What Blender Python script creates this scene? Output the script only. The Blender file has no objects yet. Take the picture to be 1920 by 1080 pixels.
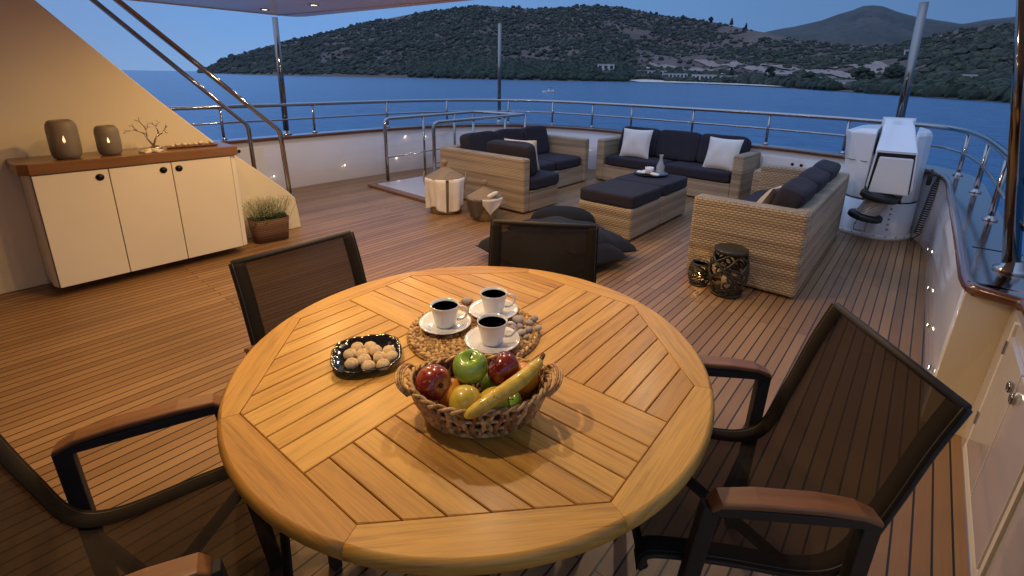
import bpy, math, random
import numpy as np
from mathutils import Vector, Matrix
random.seed(7); RNG = np.random.default_rng(11)
PI = math.pi
sc = bpy.context.scene
COL = sc.collection
# ------------------------------------------------------------------ camera
CAMZ = 1.5
cd = bpy.data.cameras.new("camera"); cam = bpy.data.objects.new("camera", cd); COL.objects.link(cam)
R = ((0.76507325, -0.19190953, 0.61468175), (0.64375418, 0.20481133, -0.73731464), (0.01560392, 0.95980365, 0.28023823))
cam.matrix_world = Matrix(((R[0][0], R[0][1], R[0][2], 0), (R[1][0], R[1][1], R[1][2], 0), (R[2][0], R[2][1], R[2][2], CAMZ), (0, 0, 0, 1)))
cd.sensor_width = 36; cd.lens = 909.68 / 1920 * 36
cd.shift_x = -(966.45 - 960) / 1920; cd.shift_y = (408.63 - 540) / 1920
cd.clip_start = 0.02; cd.clip_end = 60000
sc.camera = cam
# ------------------------------------------------------------------ sky (dusk)
w = bpy.data.worlds.new("World"); sc.world = w; w.use_nodes = True
nt = w.node_tree; nt.nodes.clear()
def nd(t, typ, **kw):
    n = t.nodes.new(typ)
    for k, v in kw.items(): setattr(n, k, v)
    return n
out = nd(nt, 'ShaderNodeOutputWorld'); bg = nd(nt, 'ShaderNodeBackground'); nt.links.new(bg.outputs[0], out.inputs[0])
tc = nd(nt, 'ShaderNodeTexCoord'); sp = nd(nt, 'ShaderNodeSeparateXYZ'); nt.links.new(tc.outputs['Generated'], sp.inputs[0])
def ramp(t, pts, interp='LINEAR'):
    r = nd(t, 'ShaderNodeValToRGB'); r.color_ramp.interpolation = interp
    e = r.color_ramp.elements
    while len(e) > 1: e.remove(e[-1])
    e[0].position = pts[0][0]; e[0].color = (*pts[0][1], 1)
    for p, c in pts[1:]:
        k = e.new(p); k.color = (*c, 1)
    return r
SKY_AFT = ramp(nt, [(0.0, (0.23, 0.42, 0.74)), (0.08, (0.18, 0.37, 0.74)), (0.22, (0.155, 0.335, 0.68)), (0.40, (0.40, 0.62, 1.05)), (1.0, (0.62, 0.88, 1.48))])
SKY_FWD = ramp(nt, [(0.0, (0.26, 0.24, 0.28)), (0.12, (0.26, 0.26, 0.32)), (0.32, (0.62, 0.70, 1.0)), (1.0, (0.62, 0.88, 1.48))])
nt.links.new(sp.outputs[2], SKY_AFT.inputs[0]); nt.links.new(sp.outputs[2], SKY_FWD.inputs[0])
dt = nd(nt, 'ShaderNodeVectorMath', operation='DOT_PRODUCT'); nt.links.new(tc.outputs['Generated'], dt.inputs[0]); dt.inputs[1].default_value = (-0.35, -0.93, 0)
mr = nd(nt, 'ShaderNodeMapRange'); nt.links.new(dt.outputs['Value'], mr.inputs[0]); mr.inputs[1].default_value = 0.0; mr.inputs[2].default_value = 0.9
mx = nd(nt, 'ShaderNodeMix', data_type='RGBA'); nt.links.new(mr.outputs[0], mx.inputs[0]); nt.links.new(SKY_AFT.outputs[0], mx.inputs[6]); nt.links.new(SKY_FWD.outputs[0], mx.inputs[7])
# the eastern (starboard) sky is already darker
dr = nd(nt, 'ShaderNodeVectorMath', operation='DOT_PRODUCT'); nt.links.new(tc.outputs['Generated'], dr.inputs[0]); dr.inputs[1].default_value = (0.77, 0.64, 0)
m2 = nd(nt, 'ShaderNodeMapRange'); nt.links.new(dr.outputs['Value'], m2.inputs[0])
m2.inputs[1].default_value = -0.3; m2.inputs[2].default_value = 0.95; m2.inputs[3].default_value = 1.0; m2.inputs[4].default_value = 0.42
nt.links.new(mx.outputs[2], bg.inputs[0]); nt.links.new(m2.outputs[0], bg.inputs[1])
sc.view_settings.view_transform = 'Standard'; sc.view_settings.look = 'None'
sc.view_settings.exposure = 0.0; sc.view_settings.gamma = 1
try:
    sc.cycles.max_bounces = 8; sc.cycles.transparent_max_bounces = 12; sc.cycles.sample_clamp_indirect = 4
except Exception: pass

# ------------------------------------------------------------------ materials
MATS = {}
def base_mat(name, col=(0.5, 0.5, 0.5), rough=0.5, metal=0.0, **kw):
    m = bpy.data.materials.new(name); m.use_nodes = True
    b = m.node_tree.nodes['Principled BSDF']
    b.inputs['Base Color'].default_value = (*col, 1); b.inputs['Roughness'].default_value = rough; b.inputs['Metallic'].default_value = metal
    for k, v in kw.items():
        b.inputs[k.replace('_', ' ')].default_value = v
    return m, m.node_tree, b
def coords(t, kind='Object', scale=(1, 1, 1), rot=(0, 0, 0)):
    a = nd(t, 'ShaderNodeTexCoord'); m = nd(t, 'ShaderNodeMapping'); m.inputs['Scale'].default_value = scale; m.inputs['Rotation'].default_value = rot
    t.links.new(a.outputs[kind], m.inputs[0]); return m.outputs[0]
def noise(t, vec, scale=5, detail=3, rough=0.5):
    n = nd(t, 'ShaderNodeTexNoise'); n.inputs['Scale'].default_value = scale; n.inputs['Detail'].default_value = detail; n.inputs['Roughness'].default_value = rough
    if vec is not None: t.links.new(vec, n.inputs['Vector'])
    return n.outputs[0]
def mixc(t, f, a, b, blend='MIX'):
    m = nd(t, 'ShaderNodeMix', data_type='RGBA', blend_type=blend)
    for i, v in ((0, f), (6, a), (7, b)):
        if isinstance(v, (int, float)): m.inputs[i].default_value = v
        elif isinstance(v, tuple): m.inputs[i].default_value = (*v, 1)
        else: t.links.new(v, m.inputs[i])
    return m.outputs[2]
def mth(t, op, a, b=None, c=None):
    m = nd(t, 'ShaderNodeMath', operation=op)
    for i, v in enumerate((a, b, c)):
        if v is None: continue
        if isinstance(v, (int, float)): m.inputs[i].default_value = v
        else: t.links.new(v, m.inputs[i])
    return m.outputs[0]
def bump(t, b, h, strength=0.3, dist=0.01):
    n = nd(t, 'ShaderNodeBump'); n.inputs['Strength'].default_value = strength; n.inputs['Distance'].default_value = dist
    t.links.new(h, n.inputs['Height']); t.links.new(n.outputs[0], b.inputs['Normal'])
def setc(t, b, c): t.links.new(c, b.inputs['Base Color'])

def m_paint(name, col, rough=0.3, coat=0.3, var=0.06):
    m, t, b = base_mat(name, col, rough); b.inputs['Coat Weight'].default_value = coat; b.inputs['Coat Roughness'].default_value = 0.08
    v = coords(t); n = noise(t, v, 1.7, 4)
    r = ramp(t, [(0.3, tuple(c * (1 - var) for c in col)), (0.7, tuple(min(1, c * (1 + var * .5)) for c in col))]); t.links.new(n, r.inputs[0]); setc(t, b, r.outputs[0])
    n2 = noise(t, v, 6, 2); bump(t, b, n2, 0.04, 0.01)
    return m
def m_metal(name, col=(0.62, 0.61, 0.6), rough=0.09):
    m, t, b = base_mat(name, col, rough, 1.0)
    n = noise(t, coords(t, scale=(30, 30, 2)), 3, 2); r = mth(t, 'MULTIPLY_ADD', n, 0.1, rough - 0.03); t.links.new(r, b.inputs['Roughness']); return m
def m_fabric(name, col, rough=0.9, scale=260, wr=0.3):
    m, t, b = base_mat(name, col, rough); b.inputs['Sheen Weight'].default_value = 0.02; b.inputs['Specular IOR Level'].default_value = 0.25
    v = coords(t); n = noise(t, v, scale, 2); n2 = noise(t, v, 7, 3)
    c = mixc(t, n2, tuple(x * 0.8 for x in col), tuple(min(1, x * 1.15) for x in col)); setc(t, b, c)
    h = mth(t, 'ADD', mth(t, 'MULTIPLY', n, 0.15), n2); bump(t, b, h, wr, 0.02); return m
def m_emit(name, col, s):
    m = bpy.data.materials.new(name); m.use_nodes = True; t = m.node_tree; t.nodes.clear()
    e = nd(t, 'ShaderNodeEmission'); e.inputs[0].default_value = (*col, 1); e.inputs[1].default_value = s
    o = nd(t, 'ShaderNodeOutputMaterial'); t.links.new(e.outputs[0], o.inputs[0]); return m
def m_plain(name, col, rough=0.5, metal=0, var=0.12, sc_=12, bs=0.15, **kw):
    m, t, b = base_mat(name, col, rough, metal, **kw)
    v = coords(t); n = noise(t, v, sc_, 4)
    c = mixc(t, n, tuple(x * (1 - var) for x in col), tuple(min(1, x * (1 + var)) for x in col)); setc(t, b, c)
    if bs: bump(t, b, n, bs, 0.004)
    return m

def m_deck():
    m, t, b = base_mat('deck_teak', (0.3, 0.2, 0.12), 0.5)
    P = 0.0548
    a = nd(t, 'ShaderNodeTexCoord'); s = nd(t, 'ShaderNodeSeparateXYZ'); t.links.new(a.outputs['Object'], s.inputs[0])
    xs = mth(t, 'DIVIDE', mth(t, 'ADD', s.outputs[0], 2.842 + 20 * P * 10), P)
    idx = mth(t, 'FLOOR', xs); fr = mth(t, 'FRACT', xs)
    d = mth(t, 'ABSOLUTE', mth(t, 'SUBTRACT', fr, 0.5))
    seam = mth(t, 'GREATER_THAN', d, 0.5 - 0.060)
    par = mth(t, 'MODULO', idx, 2.0)
    y2 = mth(t, 'DIVIDE', mth(t, 'ADD', mth(t, 'ADD', s.outputs[1], 20 * 3.35 - 1.065), mth(t, 'MULTIPLY', par, 1.215)), 3.35)
    yf = mth(t, 'FRACT', y2); yd = mth(t, 'ABSOLUTE', mth(t, 'SUBTRACT', yf, 0.0))
    butt = mth(t, 'LESS_THAN', yd, 0.0016)
    mask = mth(t, 'MAXIMUM', seam, mth(t, 'MULTIPLY', butt, 0.8))
    seg = mth(t, 'FLOOR', y2)
    cv = nd(t, 'ShaderNodeCombineXYZ'); t.links.new(idx, cv.inputs[0]); t.links.new(seg, cv.inputs[1])
    wn = nd(t, 'ShaderNodeTexWhiteNoise', noise_dimensions='2D'); t.links.new(cv.outputs[0], wn.inputs[0])
    g = nd(t, 'ShaderNodeVectorMath', operation='MULTIPLY'); t.links.new(a.outputs['Object'], g.inputs[0]); g.inputs[1].default_value = (60, 2.2, 1)
    ga = nd(t, 'ShaderNodeVectorMath', operation='ADD'); t.links.new(g.outputs[0], ga.inputs[0]); t.links.new(wn.outputs[1], ga.inputs[1])
    gn = noise(t, ga.outputs[0], 1.6, 4, 0.6)
    big = noise(t, coords(t), 0.9, 3)
    base = ramp(t, [(0.0, (0.27, 0.143, 0.056)), (0.5, (0.34, 0.188, 0.076)), (1.0, (0.42, 0.243, 0.106))]); t.links.new(wn.outputs[0], base.inputs[0])
    c = mixc(t, mth(t, 'MULTIPLY', gn, 0.45), base.outputs[0], (0.17, 0.09, 0.045))
    bl = ramp(t, [(0.35, (0.80, 0.78, 0.78)), (0.7, (1.12, 1.1, 1.08))]); t.links.new(big, bl.inputs[0])
    c = mixc(t, 1.0, c, bl.outputs[0], 'MULTIPLY')
    c = mixc(t, mask, c, (0.012, 0.008, 0.007)); setc(t, b, c)
    rg = mth(t, 'MULTIPLY_ADD', gn, 0.25, 0.33); t.links.new(rg, b.inputs['Roughness'])
    h = mth(t, 'SUBTRACT', mth(t, 'MULTIPLY', gn, 0.2), mask); bump(t, b, h, 0.35, 0.003)
    return m
def m_wood_uv(name, c0, c1, c2, rough=0.50, coat=0.10, gs=1.0):
    m, t, b = base_mat(name, c1, rough); b.inputs['Coat Weight'].default_value = coat; b.inputs['Coat Roughness'].default_value = 0.25
    a = nd(t, 'ShaderNodeTexCoord'); g = nd(t, 'ShaderNodeNewGeometry')
    v = nd(t, 'ShaderNodeVectorMath', operation='MULTIPLY'); t.links.new(a.outputs['UV'], v.inputs[0]); v.inputs[1].default_value = (4 * gs, 48 * gs, 1)
    cb = nd(t, 'ShaderNodeCombineXYZ')
    for i in range(3): t.links.new(mth(t, 'MULTIPLY', g.outputs['Random Per Island'], 37.0 * (i + 1)), cb.inputs[i])
    va = nd(t, 'ShaderNodeVectorMath', operation='ADD'); t.links.new(v.outputs[0], va.inputs[0]); t.links.new(cb.outputs[0], va.inputs[1])
    n = noise(t, va.outputs[0], 1.0, 5, 0.62)
    v2 = nd(t, 'ShaderNodeVectorMath', operation='MULTIPLY'); t.links.new(va.outputs[0], v2.inputs[0]); v2.inputs[1].default_value = (1.2, 4.5, 1)
    n2 = noise(t, v2.outputs[0], 1.3, 3)
    base = ramp(t, [(0.0, c0), (0.5, c1), (1.0, c2)]); t.links.new(g.outputs['Random Per Island'], base.inputs[0])
    dk = ramp(t, [(0.28, (0.58, 0.50, 0.42)), (0.46, (0.92, 0.90, 0.87)), (0.7, (1.10, 1.10, 1.10))]); t.links.new(n, dk.inputs[0])
    c = mixc(t, 1.0, base.outputs[0], dk.outputs[0], 'MULTIPLY')
    f = ramp(t, [(0.38, (0.72, 0.68, 0.62)), (0.52, (1, 1, 1))]); t.links.new(n2, f.inputs[0])
    c = mixc(t, 0.55, c, mixc(t, 1.0, c, f.outputs[0], 'MULTIPLY')); setc(t, b, c)
    t.links.new(mth(t, 'MULTIPLY_ADD', n, 0.2, rough - 0.08), b.inputs['Roughness'])
    bump(t, b, n2, 0.12, 0.001); return m
def m_wood_obj(name, c1, c2, scale=(2, 30, 30), rough=0.4, coat=0.2):
    m, t, b = base_mat(name, c1, rough); b.inputs['Coat Weight'].default_value = coat; b.inputs['Coat Roughness'].default_value = 0.1
    n = noise(t, coords(t, scale=scale), 1.2, 5, 0.6)
    r = ramp(t, [(0.3, c1), (0.7, c2)]); t.links.new(n, r.inputs[0]); setc(t, b, r.outputs[0]); bump(t, b, n, 0.08, 0.001); return m
def m_wicker(name, lo, hi, row=0.0125, cell=0.034, bands=True):
    m, t, b = base_mat(name, hi, 0.6)
    a = nd(t, 'ShaderNodeTexCoord'); s = nd(t, 'ShaderNodeSeparateXYZ'); t.links.new(a.outputs['Object'], s.inputs[0])
    g = nd(t, 'ShaderNodeNewGeometry'); gs = nd(t, 'ShaderNodeSeparateXYZ'); t.links.new(g.outputs['Normal'], gs.inputs[0])
    top = mth(t, 'GREATER_THAN', gs.outputs[2], 0.7)
    al = mth(t, 'ADD', s.outputs[0], s.outputs[1])
    up = mth(t, 'ADD', s.outputs[2], mth(t, 'MULTIPLY', top, mth(t, 'SUBTRACT', s.outputs[0], s.outputs[1])))
    rr = mth(t, 'DIVIDE', up, row); ri = mth(t, 'FLOOR', rr); rf = mth(t, 'FRACT', rr)
    par = mth(t, 'MODULO', mth(t, 'ABSOLUTE', ri), 2.0)
    cc = mth(t, 'ADD', mth(t, 'DIVIDE', al, cell), mth(t, 'MULTIPLY', par, 0.5)); ci = mth(t, 'FLOOR', cc); cf = mth(t, 'FRACT', cc)
    hy = mth(t, 'SINE', mth(t, 'MULTIPLY', rf, PI)); hx = mth(t, 'SINE', mth(t, 'MULTIPLY', cf, PI))
    h = mth(t, 'MULTIPLY', mth(t, 'POWER', hy, 0.5), mth(t, 'MULTIPLY_ADD', mth(t, 'POWER', hx, 0.6), 0.75, 0.25))
    cv = nd(t, 'ShaderNodeCombineXYZ'); t.links.new(ri, cv.inputs[0]); cv.inputs[1].default_value = 3.0
    wn = nd(t, 'ShaderNodeTexWhiteNoise', noise_dimensions='2D'); t.links.new(cv.outputs[0], wn.inputs[0])
    bnd = noise(t, coords(t, scale=(0.9, 0.9, 11)), 1.0, 2)
    f = mth(t, 'ADD', mth(t, 'MULTIPLY', wn.outputs[0], 0.35), mth(t, 'MULTIPLY', bnd, 0.9 if bands else 0.4))
    r = ramp(t, [(0.30, lo), (0.80, hi)]); t.links.new(f, r.inputs[0])
    c = mixc(t, mth(t, 'POWER', h, 0.6), tuple(x * 0.22 for x in lo), r.outputs[0]); setc(t, b, c)
    bump(t, b, h, 0.9, 0.006); return m
def m_mesh_fabric():
    m, t, b = base_mat('sling_mesh', (0.030, 0.021, 0.014), 0.9); b.inputs['Specular IOR Level'].default_value = 0.08
    v = coords(t); n = noise(t, v, 500, 1); bump(t, b, n, 0.2, 0.001)
    tr = nd(t, 'ShaderNodeBsdfTransparent'); tr.inputs[0].default_value = (0.85, 0.78, 0.7, 1); ms = nd(t, 'ShaderNodeMixShader'); lw = nd(t, 'ShaderNodeLayerWeight'); lw.inputs[0].default_value = .5; t.links.new(mth(t, 'MULTIPLY_ADD', mth(t, 'POWER', lw.outputs['Facing'], 1.5), 0.22, 0.81), ms.inputs[0])
    o = t.nodes['Material Output']; t.links.new(tr.outputs[0], ms.inputs[1]); t.links.new(b.outputs[0], ms.inputs[2]); t.links.new(ms.outputs[0], o.inputs[0]); return m
def m_glass(name, col, alpha, rough=0.15):
    m, t, b = base_mat(name, col, rough); v = coords(t, scale=(1, 1, 40)); n = noise(t, v, 6, 3); bump(t, b, n, 0.5, 0.004)
    tr = nd(t, 'ShaderNodeBsdfTransparent'); ms = nd(t, 'ShaderNodeMixShader'); ms.inputs[0].default_value = alpha
    o = t.nodes['Material Output']; t.links.new(tr.outputs[0], ms.inputs[1]); t.links.new(b.outputs[0], ms.inputs[2]); t.links.new(ms.outputs[0], o.inputs[0]); return m
def m_sea():
    m, t, b = base_mat('sea_water', (0.012, 0.045, 0.13), 0.22); b.inputs['IOR'].default_value = 1.33
    v = coords(t, scale=(1, 1, 1)); n = noise(t, v, 0.22, 8, 0.66); n2 = noise(t, v, 0.02, 3)
    h = mth(t, 'ADD', n, mth(t, 'MULTIPLY', n2, 2.0)); bump(t, b, h, 1.0, 0.9)
    c = mixc(t, n, (0.011, 0.070, 0.175), (0.058, 0.22, 0.44)); setc(t, b, c)
    return m
def m_ground(name, a, c_, sc_=0.012):
    m, t, b = base_mat(name, a, 0.95); v = coords(t); n = noise(t, v, sc_, 8, 0.65); n2 = noise(t, v, sc_ * 9, 4, 0.6)
    f = mth(t, 'MULTIPLY', mth(t, 'ADD', n, n2), 0.5)
    r = ramp(t, [(0.36, a), (0.5, tuple((x + y) / 2 for x, y in zip(a, c_))), (0.62, c_)]); t.links.new(f, r.inputs[0]); setc(t, b, r.outputs[0]); return m
def m_foliage(name, a, c_):
    m, t, b = base_mat(name, a, 0.9); g = nd(t, 'ShaderNodeNewGeometry')
    r = ramp(t, [(0, a), (1, c_)]); t.links.new(g.outputs['Random Per Island'], r.inputs[0]); setc(t, b, r.outputs[0]); return m

def m_strand():
    m, t, b = base_mat('seagrass', (0.4, 0.2, 0.08), 0.55); g = nd(t, 'ShaderNodeNewGeometry'); v = coords(t); n = noise(t, v, 70, 4, .6)
    r = ramp(t, [(0, (0.26, 0.12, 0.035)), (.3, (0.56, 0.31, 0.10)), (1, (0.74, 0.48, 0.19))]); t.links.new(g.outputs['Random Per Island'], r.inputs[0])
    k = ramp(t, [(.35, (.35, .28, .2)), (.55, (1, 1, 1))]); t.links.new(n, k.inputs[0]); setc(t, b, mixc(t, 1.0, r.outputs[0], k.outputs[0], 'MULTIPLY')); bump(t, b, n, .6, .003); return m
M = dict(steeld=m_metal('dark_polished_steel', (0.24, 0.225, 0.21)),
    deck=m_deck(), white=m_paint('white_gelcoat', (0.86, 0.84, 0.83), 0.3, 0.25), gloss=m_paint('gloss_white', (0.66, 0.62, 0.62), 0.10, 1.0),
    wallw=m_paint('wall_paint', (0.82, 0.72, 0.52), 0.45, 0.05), cabw=m_paint('cabinet_paint', (0.80, 0.73, 0.60), 0.4, 0.1),
    steel=m_metal('polished_steel', (0.38, 0.36, 0.345)), plate=m_metal('cap_plate', (0.52, 0.41, 0.39), 0.10),
    table=m_wood_uv('table_teak', (0.46, 0.205, 0.028), (0.56, 0.275, 0.040), (0.66, 0.355, 0.066)),
    caul=m_plain('table_gap', (0.012, 0.006, 0.004), 0.8, bs=0),
    counter=m_wood_obj('counter_wood', (0.17, 0.075, 0.022), (0.25, 0.12, 0.04), (26, 2, 26), 0.35, 0.4),
    mahog=m_wood_obj('varnished_mahogany', (0.09, 0.03, 0.016), (0.16, 0.06, 0.03), (20, 3, 20), 0.2, 0.9),
    arm=m_wood_obj('armrest_teak', (0.16, 0.062, 0.020), (0.26, 0.112, 0.040), (30, 3, 30), 0.45, 0.1),
    frame=m_plain('chair_frame', (0.026, 0.020, 0.015), 0.65, 0.0, bs=0.03), sleeve=m_plain('sling_sleeve', (0.022, 0.016, 0.011), 0.95, bs=0.2, sc_=300, Specular_IOR_Level=0.1), sling=m_mesh_fabric(),
    wick=m_wicker('wicker_strands', (0.26, 0.175, 0.115), (0.58, 0.445, 0.29), 0.018, 0.041), brownw=m_wicker('brown_wicker', (0.10, 0.045, 0.022), (0.21, 0.105, 0.055), 0.017, 0.02),
    straw=m_wicker('straw_weave', (0.40, 0.28, 0.16), (0.62, 0.46, 0.28), 0.011, 0.013, False), sea_g=m_strand(),
    cush=m_fabric('charcoal_fabric', (0.030, 0.026, 0.036)), pil=m_fabric('white_linen', (0.72, 0.68, 0.64)), stripe=m_fabric('beige_linen', (0.55, 0.45, 0.34)),
    bean=m_fabric('bean_fabric', (0.018, 0.018, 0.024), 0.85), bean2=m_fabric('black_fabric', (0.006, 0.006, 0.007), 0.85),
    towel=m_fabric('towel_white', (0.88, 0.82, 0.78), 0.95, 400, 0.5), towelg=m_fabric('towel_grey', (0.12, 0.095, 0.09), 0.95, 400, 0.5),
    black=m_plain('black_rubber', (0.012, 0.012, 0.013), 0.5, bs=0.1), hole=m_plain('dark_recess', (0.006, 0.006, 0.006), 0.4, bs=0),
    seam=m_plain('joint_line', (0.16, 0.10, 0.06), 0.7, bs=0), china=m_paint('white_china', (0.82, 0.80, 0.77), 0.12, 0.6, 0.01),
    coffee=m_plain('black_coffee', (0.012, 0.005, 0.003), 0.05, bs=0), plateb=m_plain('black_glaze', (0.004, 0.005, 0.009), 0.10, bs=0),
    cookie=m_plain('shortbread', (0.74, 0.53, 0.28), 0.8, 0, 0.25, 60, 0.5), smoke=m_glass('smoked_glass', (0.20, 0.165, 0.13), 0.82, 0.5),
    clear=m_glass('clear_glass', (0.6, 0.65, 0.7), 0.25, 0.05), wax=m_plain('candle_wax', (0.6, 0.45, 0.3), 0.5), flame=m_emit('flame', (1, 0.62, 0.28), 60),
    lens=m_emit('lamp_lens', (1.0, 0.86, 0.66), 9), led=m_emit('led_lens', (1.0, 0.86, 0.70), 7),
    silver=m_metal('tarnished_silver', (0.45, 0.40, 0.34), 0.3), star=m_plain('dried_starfish', (0.68, 0.58, 0.44), 0.9, 0, 0.15, 80, 0.8),
    peb=m_plain('pebble_stone', (0.45, 0.38, 0.32), 0.7, 0, 0.3, 18, 0.2), pebg=m_plain('grey_pebble', (0.36, 0.30, 0.28), 0.7, 0, 0.25, 22, 0.2),
    lat=m_plain('bronzed_lattice', (0.055, 0.048, 0.035), 0.35, 0.6, 0.4, 30, 0.3), crane=m_paint('crane_white', (0.76, 0.76, 0.78), 0.25, 0.5),
    cranei=m_paint('crane_inner', (0.74, 0.70, 0.66), 0.3, 0.3), steelr=m_plain('wire_rope', (0.55, 0.50, 0.44), 0.35, 0.6, 0.2, 60, 0.2),
    hatch=m_paint('hatch_grey', (0.50, 0.47, 0.48), 0.3, 0.3), sea=m_sea(), ceil=m_paint('ceiling_warm_tint', (0.86, 0.64, 0.42), 0.35, 0.3),  # ceil: warm bounce light from the deck put into the white paint
    ceil2=m_paint('ceiling_panel', (0.82, 0.74, 0.64), 0.3, 0.4),
    hill=m_ground('hill_ground', (0.065, 0.045, 0.036), (0.17, 0.115, 0.092)), mount=m_ground('mountain_ground', (0.014, 0.024, 0.018), (0.075, 0.062, 0.050), 0.0034), scar=m_ground('cleared_earth', (0.22, 0.16, 0.135), (0.34, 0.26, 0.225), 0.03),
    sand=m_ground('pale_sand', (0.55, 0.48, 0.42), (0.68, 0.62, 0.56), 0.1), scrub=m_foliage('scrub_green', (0.022, 0.030, 0.020), (0.060, 0.066, 0.040)),
    tree=m_foliage('tree_green', (0.012, 0.02, 0.012), (0.035, 0.05, 0.025)), bark=m_plain('tree_bark', (0.08, 0.06, 0.045), 0.9), house=m_plain('house_plaster', (0.62, 0.58, 0.56), 0.8, bs=0), houser=m_plain('house_roof', (0.30, 0.24, 0.22), 0.8, bs=0),
    win=m_plain('house_window', (0.03, 0.035, 0.045), 0.2, bs=0), grn=m_foliage('plant_green', (0.035, 0.075, 0.02), (0.09, 0.14, 0.05)), flo=m_foliage('dried_florets', (0.38, 0.38, 0.22), (0.62, 0.60, 0.42)),
)
# ------------------------------------------------------------------ mesh builder
class MB:
    def __init__(s): s.v = []; s.f = []; s.sm = []; s.uv = {}
    def add(s, vs, fs, smooth=False, uvs=None):
        o = len(s.v); s.v += [tuple(v) for v in vs]
        for k, f in enumerate(fs):
            if uvs is not None: s.uv[len(s.f)] = [uvs[i] for i in f]
            s.f.append(tuple(o + i for i in f)); s.sm.append(smooth)
        return s
    def box(s, x0, x1, y0, y1, z0, z1, M_=None):
        vs = [(x, y, z) for z in (z0, z1) for y in (y0, y1) for x in (x0, x1)]
        if M_ is not None: vs = [M_ @ Vector(v) for v in vs]
        return s.add(vs, [(0, 2, 3, 1), (4, 5, 7, 6), (0, 1, 5, 4), (2, 6, 7, 3), (0, 4, 6, 2), (1, 3, 7, 5)])
    def tube(s, pts, r, n=10, closed=False, cap=True, flat=None):
        pts = [Vector(p) for p in pts]; m = len(pts); rs = r if isinstance(r, (list, tuple)) else [r] * m
        rings = []; ref = None
        for i, p in enumerate(pts):
            a = pts[(i - 1) % m] if (closed or i > 0) else p; b = pts[(i + 1) % m] if (closed or i < m - 1) else p
            t = (b - a).normalized() if (b - a).length > 1e-9 else Vector((0, 0, 1))
            if ref is None:
                ref = Vector((0, 0, 1)) if abs(t.z) < 0.9 else Vector((1, 0, 0))
            u = (ref - t * ref.dot(t)).normalized(); w_ = t.cross(u); ref = u
            fx = flat or (1, 1)
            rings.append([p + u * (rs[i] * math.cos(2 * PI * k / n) * fx[0]) + w_ * (rs[i] * math.sin(2 * PI * k / n) * fx[1]) for k in range(n)])
        vs = [v for rg in rings for v in rg]; fs = []
        for i in range(m if closed else m - 1):
            j = (i + 1) % m
            for k in range(n): fs.append((i * n + k, i * n + (k + 1) % n, j * n + (k + 1) % n, j * n + k))
        if cap and not closed: fs += [tuple(range(n))[::-1], tuple((m - 1) * n + k for k in range(n))]
        return s.add(vs, fs, True)
    def lathe(s, prof, n=32, c=(0, 0, 0), smooth=True, sq=None, M_=None):
        vs = []
        for r, z in prof:
            for k in range(n):
                a = 2 * PI * k / n; rr = r
                if sq: rr = r / ((abs(math.cos(a)) ** sq + abs(math.sin(a)) ** sq) ** (1 / sq))
                vs.append(Vector((c[0] + rr * math.cos(a), c[1] + rr * math.sin(a), c[2] + z)))
        if M_ is not None: vs = [M_ @ v for v in vs]
        fs = []
        for i in range(len(prof) - 1):
            for k in range(n): fs.append((i * n + k, i * n + (k + 1) % n, (i + 1) * n + (k + 1) % n, (i + 1) * n + k))
        if prof[0][0] > 1e-6: fs.append(tuple(range(n))[::-1])
        if prof[-1][0] > 1e-6: fs.append(tuple((len(prof) - 1) * n + k for k in range(n)))
        return s.add(vs, fs, smooth)
    def prism(s, poly, z0, z1):
        n = len(poly)
        vs = [(x, y, z0) for x, y in poly] + [(x, y, z1) for x, y in poly]
        fs = [tuple(range(n))[::-1], tuple(range(n, 2 * n))] + [(i, (i + 1) % n, n + (i + 1) % n, n + i) for i in range(n)]
        return s.add(vs, fs)
    def hull8(s, a, b):   # two matching quads
        return s.add(list(a) + list(b), [(3, 2, 1, 0), (4, 5, 6, 7), (0, 1, 5, 4), (1, 2, 6, 5), (2, 3, 7, 6), (3, 0, 4, 7)])
    def grid(s, fn, nu, nv, smooth=True, uv=False):
        vs = [fn(i / nu, j / nv) for j in range(nv + 1) for i in range(nu + 1)]
        fs = [(j * (nu + 1) + i, j * (nu + 1) + i + 1, (j + 1) * (nu + 1) + i + 1, (j + 1) * (nu + 1) + i) for j in range(nv) for i in range(nu)]
        return s.add(vs, fs, smooth)
    def mesh(s, name):
        me = bpy.data.meshes.new(name); me.from_pydata([tuple(v) for v in s.v], [], s.f); me.polygons.foreach_set('use_smooth', s.sm)
        if s.uv:
            ul = me.uv_layers.new(name='UVMap')
            for p in me.polygons:
                u = s.uv.get(p.index)
                if u:
                    for li, q in zip(p.loop_indices, u): ul.data[li].uv = q
        me.update(); return me
def obj(name, mb, mat, parent=None, bevel=0, seg=2, solid=0, sub=0):
    me = mb.mesh(name) if isinstance(mb, MB) else mb
    o = bpy.data.objects.new(name, me); COL.objects.link(o)
    if mat is not None and not len(me.materials): me.materials.append(M[mat] if isinstance(mat, str) else mat)
    if parent is not None: o.parent = parent
    if solid: md = o.modifiers.new('s', 'SOLIDIFY'); md.thickness = solid; md.offset = 0
    if bevel:
        md = o.modifiers.new('b', 'BEVEL'); md.width = bevel; md.segments = seg; md.limit_method = 'ANGLE'; md.angle_limit = 0.7
    if sub: md = o.modifiers.new('u', 'SUBSURF'); md.levels = sub; md.render_levels = sub
    return o
def tag(o, label=None, cat=None, group=None, kind=None):
    if label: o['label'] = label
    if cat: o['category'] = cat
    if group: o['group'] = group
    if kind: o['kind'] = kind
    return o
def thing(name, label, cat, loc=(0, 0, 0), rz=0, group=None):
    o = bpy.data.objects.new(name, None); COL.objects.link(o); o.location = loc; o.rotation_euler = (0, 0, rz); o.empty_display_size = 0.1
    return tag(o, label, cat, group)
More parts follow.
